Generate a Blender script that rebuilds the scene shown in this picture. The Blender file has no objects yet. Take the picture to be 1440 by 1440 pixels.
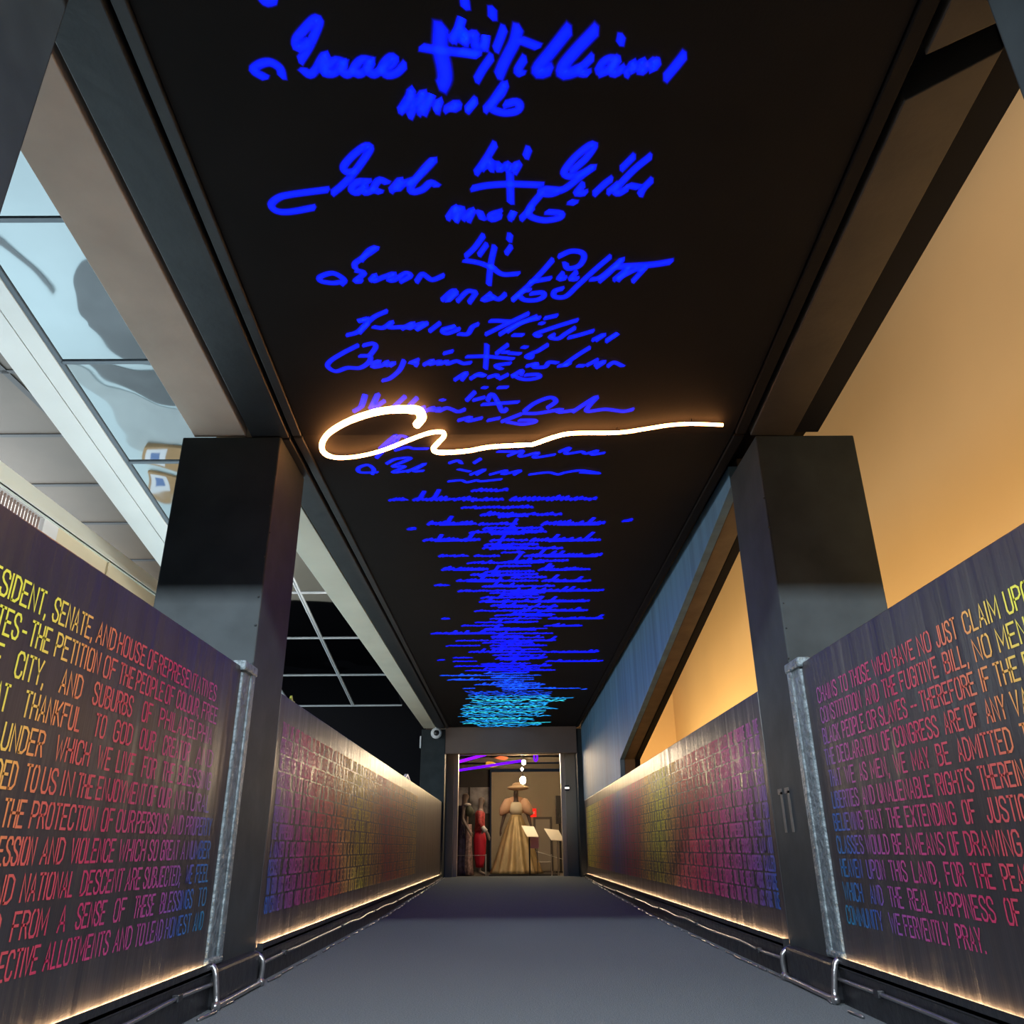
import bpy, math, random, json
from mathutils import Vector, Matrix
C = bpy.context.scene.collection
random.seed(7)
PI = math.pi

# ------------------------------------------------------------------ camera, world, lights, exposure
cam_d = bpy.data.cameras.new('camera'); cam = bpy.data.objects.new('camera', cam_d); C.objects.link(cam)
cam_d.sensor_width = 36; cam_d.lens = 27.7295; cam_d.clip_start = .02; cam_d.clip_end = 200
rt, up, fw = Vector((.999967, -.002712, -.007599)), Vector((.005929, -.391843, .920013)), Vector((.005473, .920028, .391814))
cam.matrix_world = Matrix(((rt.x, up.x, -fw.x, 0), (rt.y, up.y, -fw.y, 0), (rt.z, up.z, -fw.z, .545), (0, 0, 0, 1)))
S = bpy.context.scene; S.camera = cam
S.view_settings.view_transform = 'Standard'; S.view_settings.look = 'None'; S.view_settings.gamma = 1
S.view_settings.use_curve_mapping = False; S.view_settings.exposure = 0.0
w = bpy.data.worlds.new('world'); S.world = w; w.use_nodes = True
w.node_tree.nodes['Background'].inputs[0].default_value = (.55, .62, .75, 1); w.node_tree.nodes['Background'].inputs[1].default_value = .02


def area(name, loc, target, sx, sy, power, col, spread=None):
    d = bpy.data.lights.new(name, 'AREA'); d.shape = 'RECTANGLE'; d.size = sx; d.size_y = sy; d.energy = power; d.color = col
    if spread: d.spread = spread
    o = bpy.data.objects.new(name, d); C.objects.link(o); o.location = loc
    o.rotation_euler = (Vector(target) - Vector(loc)).to_track_quat('-Z', 'Y').to_euler()
    return o


def spot(name, loc, target, power, col, ang=60, blend=.6, r=.05):
    d = bpy.data.lights.new(name, 'SPOT'); d.energy = power; d.color = col; d.spot_size = math.radians(ang); d.spot_blend = blend; d.shadow_soft_size = r
    o = bpy.data.objects.new(name, d); C.objects.link(o); o.location = loc
    o.rotation_euler = (Vector(target) - Vector(loc)).to_track_quat('-Z', 'Y').to_euler()
    return o


area('clerestory_daylight', (0.2, -9, 7.05), (0.2, 3.5, 1.8), 26, .32, 8200, (.82, .92, 1.0))      # high window far behind the camera
area('lobby_floor_fill', (-5.2, 8.2, 3.3), (-5.2, 8.2, 0), 1.4, 6.5, 165, (.88, .97, 1.0))      # added fill lamp without fixture, brightens the lobby floor for the mirror
area('lobby_window_light', (-7.4, 8.0, 2.5), (1.27, 7.2, .9), 8, 2.0, 520, (.85, .95, 1.0))
area('warm_wall_washer', (2.0, 8.5, .75), (3.7, 8.5, 1.5), 17, .25, 370, (1.0, .66, .27))            # uplights along the tan wall on the right
area('warm_wall_washer_far', (2.05, 13.2, .75), (3.7, 13.2, 1.6), 7, .25, 185, (1.0, .70, .31))
area('right_hall_light', (2.6, 3.0, 5.6), (3.6, 3.2, 2.4), 6, .6, 30, (1.0, .80, .58))
area('bulkhead_fill', (-1.72, 6.5, 2.80), (-4.25, 6.7, 3.15), 5, .15, 55, (1.0, .97, .88))                # added fill lamp, hidden above the cream beam, brightens the bulkhead
spot('gallery_spot', (.1, 15.3, 2.25), (.15, 17, .7), 45, (1.0, .78, .5), 75)
spot('gallery_spot_back', (-.2, 16.2, 2.3), (.2, 19.5, 1.2), 18, (1.0, .78, .52), 100)

area('gallery_spill', (.1, 16.6, 2.2), (0, 9, .2), 1.2, .3, 62, (1.0, .76, .50))  # added lamp without fixture, warms the dark far floor and panels

# ------------------------------------------------------------------ materials
def mat(name, col, rough=.5, metal=0, spec=.5, noise=0, nscale=8, bump=0, bscale=30, emis=None, estr=0, stretch=None, coat=0, rnoise=0):
    m = bpy.data.materials.new(name); m.use_nodes = True; nt = m.node_tree; b = nt.nodes['Principled BSDF']
    b.inputs['Base Color'].default_value = (*col, 1); b.inputs['Roughness'].default_value = rough; b.inputs['Metallic'].default_value = metal
    b.inputs['Specular IOR Level'].default_value = spec; b.inputs['Coat Weight'].default_value = coat
    if emis: b.inputs['Emission Color'].default_value = (*emis, 1); b.inputs['Emission Strength'].default_value = estr
    if noise or bump or rnoise:
        tc = nt.nodes.new('ShaderNodeTexCoord'); mp = nt.nodes.new('ShaderNodeMapping'); nt.links.new(tc.outputs['Object'], mp.inputs[0])
        if stretch: mp.inputs['Scale'].default_value = stretch
    if noise:
        n = nt.nodes.new('ShaderNodeTexNoise'); n.inputs['Scale'].default_value = nscale; n.inputs['Detail'].default_value = 6
        nt.links.new(mp.outputs[0], n.inputs[0])
        r = nt.nodes.new('ShaderNodeValToRGB'); r.color_ramp.elements[0].position = .3; r.color_ramp.elements[1].position = .7
        r.color_ramp.elements[0].color = (*[c * (1 - noise) for c in col], 1); r.color_ramp.elements[1].color = (*[min(1, c * (1 + noise)) for c in col], 1)
        nt.links.new(n.outputs[0], r.inputs[0]); nt.links.new(r.outputs[0], b.inputs['Base Color'])
    if bump:
        n2 = nt.nodes.new('ShaderNodeTexNoise'); n2.inputs['Scale'].default_value = bscale; n2.inputs['Detail'].default_value = 5
        nt.links.new(mp.outputs[0], n2.inputs[0]); bp = nt.nodes.new('ShaderNodeBump'); bp.inputs['Strength'].default_value = bump; bp.inputs['Distance'].default_value = .02
        nt.links.new(n2.outputs[0], bp.inputs['Height']); nt.links.new(bp.outputs[0], b.inputs['Normal'])
    if rnoise:
        n3 = nt.nodes.new('ShaderNodeTexNoise'); n3.inputs['Scale'].default_value = nscale * 1.7; nt.links.new(mp.outputs[0], n3.inputs[0])
        mr = nt.nodes.new('ShaderNodeMapRange'); mr.inputs[3].default_value = rough - rnoise; mr.inputs[4].default_value = rough + rnoise
        nt.links.new(n3.outputs[0], mr.inputs[0]); nt.links.new(mr.outputs[0], b.inputs['Roughness'])
    return m


def glow(name, col, s):
    m = bpy.data.materials.new(name); m.use_nodes = True; nt = m.node_tree; nt.nodes.remove(nt.nodes['Principled BSDF'])
    e = nt.nodes.new('ShaderNodeEmission'); e.inputs[0].default_value = (*col, 1); e.inputs[1].default_value = s
    nt.links.new(e.outputs[0], nt.nodes['Material Output'].inputs[0]); return m


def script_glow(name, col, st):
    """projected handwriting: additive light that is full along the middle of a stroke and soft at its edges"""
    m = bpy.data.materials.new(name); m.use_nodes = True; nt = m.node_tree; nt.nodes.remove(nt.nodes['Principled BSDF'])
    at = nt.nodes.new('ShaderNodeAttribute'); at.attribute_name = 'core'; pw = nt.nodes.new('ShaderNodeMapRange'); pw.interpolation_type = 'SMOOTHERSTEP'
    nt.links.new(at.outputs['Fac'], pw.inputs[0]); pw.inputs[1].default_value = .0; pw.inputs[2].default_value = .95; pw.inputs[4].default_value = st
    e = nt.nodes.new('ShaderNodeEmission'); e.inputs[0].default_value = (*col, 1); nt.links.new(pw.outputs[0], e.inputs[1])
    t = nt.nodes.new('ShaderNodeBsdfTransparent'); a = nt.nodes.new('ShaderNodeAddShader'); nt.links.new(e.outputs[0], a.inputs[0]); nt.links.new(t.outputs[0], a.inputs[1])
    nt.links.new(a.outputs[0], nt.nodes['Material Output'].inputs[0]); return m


M = dict(
    carpet=mat('carpet', (.142, .164, .172), .95, spec=.15, noise=.28, nscale=160, bump=.5, bscale=220),
    ceiling=mat('ceiling_black', (.0075, .0065, .0065), .75, spec=.12, noise=.15, nscale=3, bump=.05, bscale=120),
    beam=mat('beam_black_paint', (.020, .021, .023), .5, spec=.4, noise=.2, nscale=5, bump=.12, bscale=14),
    column=mat('column_black_paint', (.030, .037, .040), .6, spec=.16, noise=.22, nscale=5, bump=.05, bscale=16, rnoise=.08),
    panel=mat('panel_black_gloss', (.034, .031, .035), .36, spec=.5, noise=.2, nscale=4, bump=.5, bscale=3.0, stretch=(1, 2.4, .13), rnoise=.08),
    rubber=mat('skirting_black', (.012, .013, .016), .4, spec=.5, bump=.3, bscale=18),
    plaster=mat('beam_cream_paint', (.52, .385, .30), .7, noise=.10, nscale=4, bump=.25, bscale=6),
    plaster2=mat('beam_cream_smooth', (.74, .69, .55), .6, noise=.06, nscale=2),
    steel=mat('weld_steel', (.13, .165, .18), .42, metal=.15, noise=.35, nscale=30, bump=.7, bscale=38),
    pipe=mat('pipe_metal', (.30, .30, .31), .28, metal=.85, bump=.15, bscale=40),
    tan=mat('tan_wall_paint', (.74, .55, .34), .85, spec=.2, noise=.03, nscale=.8),
    hallfloor=mat('hall_floor_tan', (.32, .26, .2), .7),
    bluegrey=mat('gusset_blue_grey_paint', (.075, .17, .27), .66, spec=.5, noise=.3, nscale=2.2, bump=.35, bscale=3, stretch=(1, 2.6, .2)),
    soffit=mat('soffit_dark_brown', (.025, .018, .012), .65, noise=.25, nscale=5, bump=.1, bscale=20), reveal=mat('gusset_edge_warm_lit', (.095, .068, .042), .65, noise=.25, nscale=6, bump=.1, bscale=20),  # reveal: same paint as the gusset, warm hall light put into its brown
    lobbyfloor=mat('lobby_floor_pale_blue', (.62, .78, .83), .6, noise=.06, nscale=.8),
    lobbyfloor2=mat('lobby_floor_cream', (.72, .62, .48), .7, noise=.05, nscale=1),
    dark=mat('dark_floor', (.006, .006, .008), .8, spec=.1),
    rug=mat('grey_floor_shape', (.21, .235, .25), .95, spec=.1, noise=.1, nscale=2),
    floor_shape2=mat('pale_grey_floor_shape', (.50, .58, .60), .95, spec=.1, noise=.08, nscale=2),
    card=mat('cardboard', (.46, .30, .15), .85, noise=.1, nscale=6), paper=mat('white_paper', (.8, .85, .9), .7),
    bluetext=mat('label_blue', (.15, .25, .5), .7),
    mullion=mat('mullion_grey', (.10, .13, .16), .5), mullion2=mat('mullion_pale', (.45, .47, .50), .5),
    palestrip=mat('pale_blue_beam_paint', (.68, .70, .69), .6, noise=.04, nscale=2),
    brown=mat('brown_ceiling_tile', (.078, .053, .036), .5, noise=.25, nscale=1.2), brownline=mat('brown_tile_joint', (.04, .04, .045), .6),
    cornice=mat('cornice_sage', (.74, .76, .68), .7), creamwall=mat('cream_wall', (.74, .66, .48), .8, noise=.04, nscale=2), slat=mat('blind_slat', (.24, .17, .15), .6),
    white=mat('white_plastic', (.75, .76, .78), .4), blackpl=mat('black_plastic', (.015, .015, .017), .3),
    green=mat('yellow_green_plastic', (.45, .55, .05), .5), tape=mat('grey_tape', (.075, .075, .072), .5, noise=.2, nscale=30),
    header=mat('header_brown_paint', (.15, .105, .085), .75, noise=.08, nscale=2), backwall=mat('gallery_wall_taupe', (.26, .225, .18), .85, noise=.08, nscale=1), darkwall=mat('gallery_dark_wall', (.02, .018, .018), .7), galfloor=mat('gallery_floor', (.07, .06, .055), .7),
    doorpaint=mat('door_grey_paint', (.24, .21, .18), .6), doorline=mat('door_frame_dark', (.06, .05, .045), .6), jamb=mat('jamb_metal', (.42, .38, .33), .4, metal=.5),
    skin=mat('mannequin_brown', (.085, .055, .042), .55), skin2=mat('mannequin_grey_brown', (.2, .15, .13), .55),
    gold=mat('gold_satin', (.60, .43, .20), .42, metal=.25, noise=.25, nscale=3, stretch=(6, 6, .7), bump=.2, bscale=5), peach=mat('peach_tulle', (.75, .45, .28), .8, noise=.1, nscale=4), ivory=mat('ivory_lace', (.78, .66, .46), .7), hat=mat('tan_hat', (.62, .42, .25), .8),
    navy=mat('navy_floral', (.035, .025, .06), .7, noise=.6, nscale=18), pink=mat('pale_pink_floral', (.42, .27, .24), .7, noise=.6, nscale=22), darkgreen=mat('dark_green_sleeve', (.06, .065, .04), .7),
    red=mat('red_cloth', (.62, .012, .04), .6), red2=mat('red_embroidered', (.42, .05, .05), .7, noise=.5, nscale=24), lace=mat('white_cuff', (.6, .55, .52), .8),
    photo=mat('grey_photo_mural', (.22, .22, .25), .7, noise=.75, nscale=3.5), pinkcard=mat('pink_card', (.55, .25, .30), .7), sign=mat('cream_sign', (.78, .70, .52), .6), ink=mat('sign_ink', (.12, .10, .08), .7),
    rod=mat('barrier_wire', (.5, .48, .44), .35, metal=.7), plinth=mat('dark_plinth', (.02, .018, .016), .6), darkbeam=mat('gallery_beam', (.10, .085, .07), .6),
    yellow=mat('ochre_fabric', (.5, .3, .02), .8), rust=mat('rust_fabric', (.4, .12, .05), .8),
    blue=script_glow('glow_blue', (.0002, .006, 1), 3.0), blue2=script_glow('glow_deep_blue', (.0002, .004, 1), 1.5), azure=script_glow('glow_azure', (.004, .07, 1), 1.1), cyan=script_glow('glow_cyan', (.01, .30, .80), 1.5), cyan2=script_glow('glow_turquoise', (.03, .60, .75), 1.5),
    warm_stroke=glow('glow_warm_white', (1, .40, .12), 30), led=glow('glow_led_strip', (1, .60, .30), 60), bulb=glow('glow_bulb', (1, .70, .36), 320), purple=glow('glow_purple', (.14, .003, .95), 1.6), magenta=glow('glow_magenta', (.22, .004, .95), 2.0),
    exit=glow('glow_exit_red', (1, .02, .01), 1.5), daylight=glow('glow_daylight', (1, .98, .93), 1.5),
)
mm = bpy.data.materials.new('mirror_tile'); mm.use_nodes = True; b = mm.node_tree.nodes['Principled BSDF']
b.inputs['Base Color'].default_value = (.25, .27, .28, 1); b.inputs['Metallic'].default_value = 1; b.inputs['Roughness'].default_value = .03
nt = mm.node_tree; tc = nt.nodes.new('ShaderNodeTexCoord'); n = nt.nodes.new('ShaderNodeTexNoise'); n.inputs['Scale'].default_value = 1.3; n.inputs['Detail'].default_value = 1
nt.links.new(tc.outputs['Object'], n.inputs[0]); bp = nt.nodes.new('ShaderNodeBump'); bp.inputs['Strength'].default_value = .10; bp.inputs['Distance'].default_value = .12
nt.links.new(n.outputs[0], bp.inputs['Height']); nt.links.new(bp.outputs[0], b.inputs['Normal']); M['mirror'] = mm


def print_mat(name, stops, kz, axis_sign=1):
    """printed lettering whose ink runs through a colour gradient along the wall and down it"""
    m = bpy.data.materials.new(name); m.use_nodes = True; nt = m.node_tree; b = nt.nodes['Principled BSDF']; b.inputs['Roughness'].default_value = .5
    tc = nt.nodes.new('ShaderNodeTexCoord'); sp = nt.nodes.new('ShaderNodeSeparateXYZ'); nt.links.new(tc.outputs['Object'], sp.inputs[0])
    k = nt.nodes.new('ShaderNodeMath'); k.operation = 'MULTIPLY_ADD'; nt.links.new(sp.outputs['Z'], k.inputs[0]); k.inputs[1].default_value = -kz; k.inputs[2].default_value = kz * 1.145
    a = nt.nodes.new('ShaderNodeMath'); a.operation = 'ADD'; nt.links.new(sp.outputs['Y'], a.inputs[0]); nt.links.new(k.outputs[0], a.inputs[1])
    lo, hi = stops[0][0], stops[-1][0]
    mr = nt.nodes.new('ShaderNodeMapRange'); mr.inputs[1].default_value = lo; mr.inputs[2].default_value = hi; nt.links.new(a.outputs[0], mr.inputs[0])
    r = nt.nodes.new('ShaderNodeValToRGB'); nt.links.new(mr.outputs[0], r.inputs[0]); cr = r.color_ramp
    while len(cr.elements) < len(stops): cr.elements.new(.5)
    for e, (p, c) in zip(cr.elements, stops): e.position = (p - lo) / (hi - lo); e.color = (*c, 1)
    nt.links.new(r.outputs[0], b.inputs['Base Color']); return m


YE, YO, ORA, RE, CR, MA, PU, BL, TE = (.85, .80, .08), (.85, .52, .10), (.80, .28, .08), (.62, .10, .08), (.50, .03, .10), (.42, .05, .21), (.26, .06, .29), (.028, .10, .40), (.015, .20, .36)
near_stops = [(1.6, YE), (1.92, YE), (2.08, YO), (2.18, ORA), (2.35, RE), (2.7, CR), (3.12, MA), (3.34, PU), (3.52, BL), (3.8, TE)]
M['ink_near'] = print_mat('ink_rainbow_near', near_stops, .55)
M['ink_far_r'] = print_mat('ink_rainbow_far_right', [(3.7, BL), (4.15, PU), (4.6, MA), (5.3, CR), (6.0, RE), (6.5, YO), (6.9, YE), (7.6, YO), (8.1, RE), (8.7, CR), (9.3, PU), (9.8, BL), (10.2, PU), (10.6, CR), (11.4, RE), (12.3, YO), (13.2, YE), (14, YO)], -.55)
M['ink_far_l'] = print_mat('ink_rainbow_far_left', [(3.7, BL), (4.05, PU), (4.4, MA), (4.8, CR), (5.3, RE), (5.8, YO), (6.3, YE), (6.9, YO), (7.6, RE), (8.6, ORA), (10, YO), (14, ORA)], -.55)

# ------------------------------------------------------------------ helpers
class MB:
    def __init__(s): s.v = []; s.f = []
    def add(s, vs, fs):
        o = len(s.v); s.v += [tuple(v) for v in vs]; s.f += [tuple(i + o for i in f) for f in fs]; return s
    def box(s, x0, x1, y0, y1, z0, z1):
        return s.add([(x0, y0, z0), (x1, y0, z0), (x1, y1, z0), (x0, y1, z0), (x0, y0, z1), (x1, y0, z1), (x1, y1, z1), (x0, y1, z1)],
                     [(0, 3, 2, 1), (4, 5, 6, 7), (0, 1, 5, 4), (1, 2, 6, 5), (2, 3, 7, 6), (3, 0, 4, 7)])
    def hexa(s, p): return s.add(p, [(0, 3, 2, 1), (4, 5, 6, 7), (0, 1, 5, 4), (1, 2, 6, 5), (2, 3, 7, 6), (3, 0, 4, 7)])
    def prism(s, poly, f0, f1):
        """poly of 2-D points, f0 / f1 map a point to the two ends"""
        n = len(poly); return s.add([f0(*p) for p in poly] + [f1(*p) for p in poly], [tuple(range(n))[::-1], tuple(range(n, 2 * n))] + [(i, (i + 1) % n, (i + 1) % n + n, i + n) for i in range(n)])
    def tube(s, pts, r, n=8, cap=True):
        pts = [Vector(p) for p in pts]; rs = r if isinstance(r, (list, tuple)) else [r] * len(pts); vs = []; fs = []
        prev = None
        for i, p in enumerate(pts):
            t = (pts[min(i + 1, len(pts) - 1)] - pts[max(i - 1, 0)]).normalized()
            a = prev if prev else (Vector((0, 0, 1)) if abs(t.z) < .9 else Vector((1, 0, 0)))
            a = (a - t * a.dot(t)).normalized(); bb = t.cross(a); prev = a
            for k in range(n):
                q = 2 * PI * k / n; vs.append(p + (a * math.cos(q) + bb * math.sin(q)) * rs[i])
        for i in range(len(pts) - 1):
            for k in range(n): fs.append((i * n + k, i * n + (k + 1) % n, (i + 1) * n + (k + 1) % n, (i + 1) * n + k))
        if cap: fs += [tuple(range(n))[::-1], tuple(range((len(pts) - 1) * n, len(pts) * n))]
        return s.add(vs, fs)
    def rings(s, rings, cap=True):
        n = len(rings[0]); vs = [v for r in rings for v in r]; fs = []
        for i in range(len(rings) - 1):
            for k in range(n): fs.append((i * n + k, i * n + (k + 1) % n, (i + 1) * n + (k + 1) % n, (i + 1) * n + k))
        if cap: fs += [tuple(range(n))[::-1], tuple(range((len(rings) - 1) * n, len(rings) * n))]
        return s.add(vs, fs)
    def sphere(s, c, rx, ry=None, rz=None, n=12, m=8):
        ry = ry or rx; rz = rz or rx
        return s.rings([[(c[0] + rx * math.sin(PI * (j + .02) / (m + .04)) * math.cos(2 * PI * k / n), c[1] + ry * math.sin(PI * (j + .02) / (m + .04)) * math.sin(2 * PI * k / n), c[2] - rz * math.cos(PI * (j + .02) / (m + .04))) for k in range(n)] for j in range(m + 1)])
    def ribbon(s, pts, wd, f):
        """flat stroke of even width along 2-D points; f maps (a, b) to 3-D"""
        P = [Vector(p) for p in pts]; q = [P[0]]
        for p in P[1:]:
            if (p - q[-1]).length > 1e-5: q.append(p)
        if len(q) < 2: q = [q[0], q[0] + Vector((wd * .5, wd * .3))]
        vs = []; n = len(q)
        ds = [(q[i + 1] - q[i]).normalized() for i in range(n - 1)]
        q[0] = q[0] - ds[0] * wd * .35; q[-1] = q[-1] + ds[-1] * wd * .35
        for i in range(n):
            a = ds[max(i - 1, 0)]; c = ds[min(i, n - 2)]; t = a + c; t = t.normalized() if t.length > .3 else c
            nn = Vector((-t.y, t.x)); k = min(1 / max(.45, nn.dot(Vector((-c.y, c.x)))), 1.7)
            vs += [f(*(q[i] + nn * wd / 2 * k)), f(*(q[i] - nn * wd / 2 * k))]
        return s.add(vs, [(2 * i, 2 * i + 1, 2 * i + 3, 2 * i + 2) for i in range(n - 1)])
    def soft(s, pts, wd, f):
        """like ribbon but with a middle row of points (core 1) and soft edges and ends (core 0)"""
        P = [Vector(p) for p in pts]; q = [P[0]]
        for p in P[1:]:
            if (p - q[-1]).length > wd * .12: q.append(p)
        if len(q) < 2: q = [q[0] - Vector((wd * .15, 0)), q[0] + Vector((wd * .15, wd * .05))]
        ds = [(b_ - a).normalized() for a, b_ in zip(q, q[1:])]
        q = [q[0] - ds[0] * wd * .5] + q + [q[-1] + ds[-1] * wd * .5]; ds = [ds[0]] + ds + [ds[-1]]; n = len(q); vs = []
        if not hasattr(s, 'core'): s.core = []
        for i in range(n):
            t = ds[max(i - 1, 0)] + ds[min(i, n - 2)]; t = t.normalized() if t.length > .2 else ds[min(i, n - 2)]
            nn = Vector((-t.y, t.x)) * wd / 2
            vs += [f(*(q[i] + nn)), f(*q[i]), f(*(q[i] - nn))]; s.core += [0, 0 if i in (0, n - 1) else 1, 0]
        return s.add(vs, [x for i in range(n - 1) for x in ((3 * i, 3 * i + 1, 3 * i + 4, 3 * i + 3), (3 * i + 1, 3 * i + 2, 3 * i + 5, 3 * i + 4))])
    def build(s, name, m, parent=None, smooth=False, bev=0, loc=None):
        me = bpy.data.meshes.new(name); me.from_pydata(s.v, [], s.f); me.materials.append(M[m] if isinstance(m, str) else m)
        if hasattr(s, 'core'): me.attributes.new('core', 'FLOAT', 'POINT').data.foreach_set('value', [float(x) for x in s.core])
        o = bpy.data.objects.new(name, me); C.objects.link(o)
        if parent: o.parent = parent; o.matrix_parent_inverse = Matrix.Translation(-parent.location)
        if smooth:
            for p in me.polygons: p.use_smooth = True
        if bev:
            md = o.modifiers.new('bevel', 'BEVEL'); md.width = bev; md.segments = 2; md.limit_method = 'ANGLE'
        return o


def tag(o, label=None, cat=None, group=None, kind=None):
    for k, v in (('label', label), ('category', cat), ('group', group), ('kind', kind)):
        if v: o[k] = v
    return o
def thing(name, loc, label, cat, group=None):
    o = bpy.data.objects.new(name, None); C.objects.link(o); o.location = loc; o.empty_display_size = .1; return tag(o, label, cat, group)
def struct(name, mb, m, **k): return tag(mb.build(name, m, **k), kind='structure')
def smooth_path(pts, sub=4):
    if len(pts) < 3: return pts
    P = [pts[0]] + list(pts) + [pts[-1]]; out = []
    for i in range(1, len(P) - 2):
        p0, p1, p2, p3 = P[i - 1], P[i], P[i + 1], P[i + 2]
        for k in range(sub):
            t = k / sub
            out.append(tuple(.5 * (2 * b_ + (c_ - a_) * t + (2 * a_ - 5 * b_ + 4 * c_ - d_) * t * t + (-a_ + 3 * b_ - 3 * c_ + d_) * t ** 3) for a_, b_, c_, d_ in zip(p0, p1, p2, p3)))
    return out + [tuple(pts[-1])]

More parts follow.
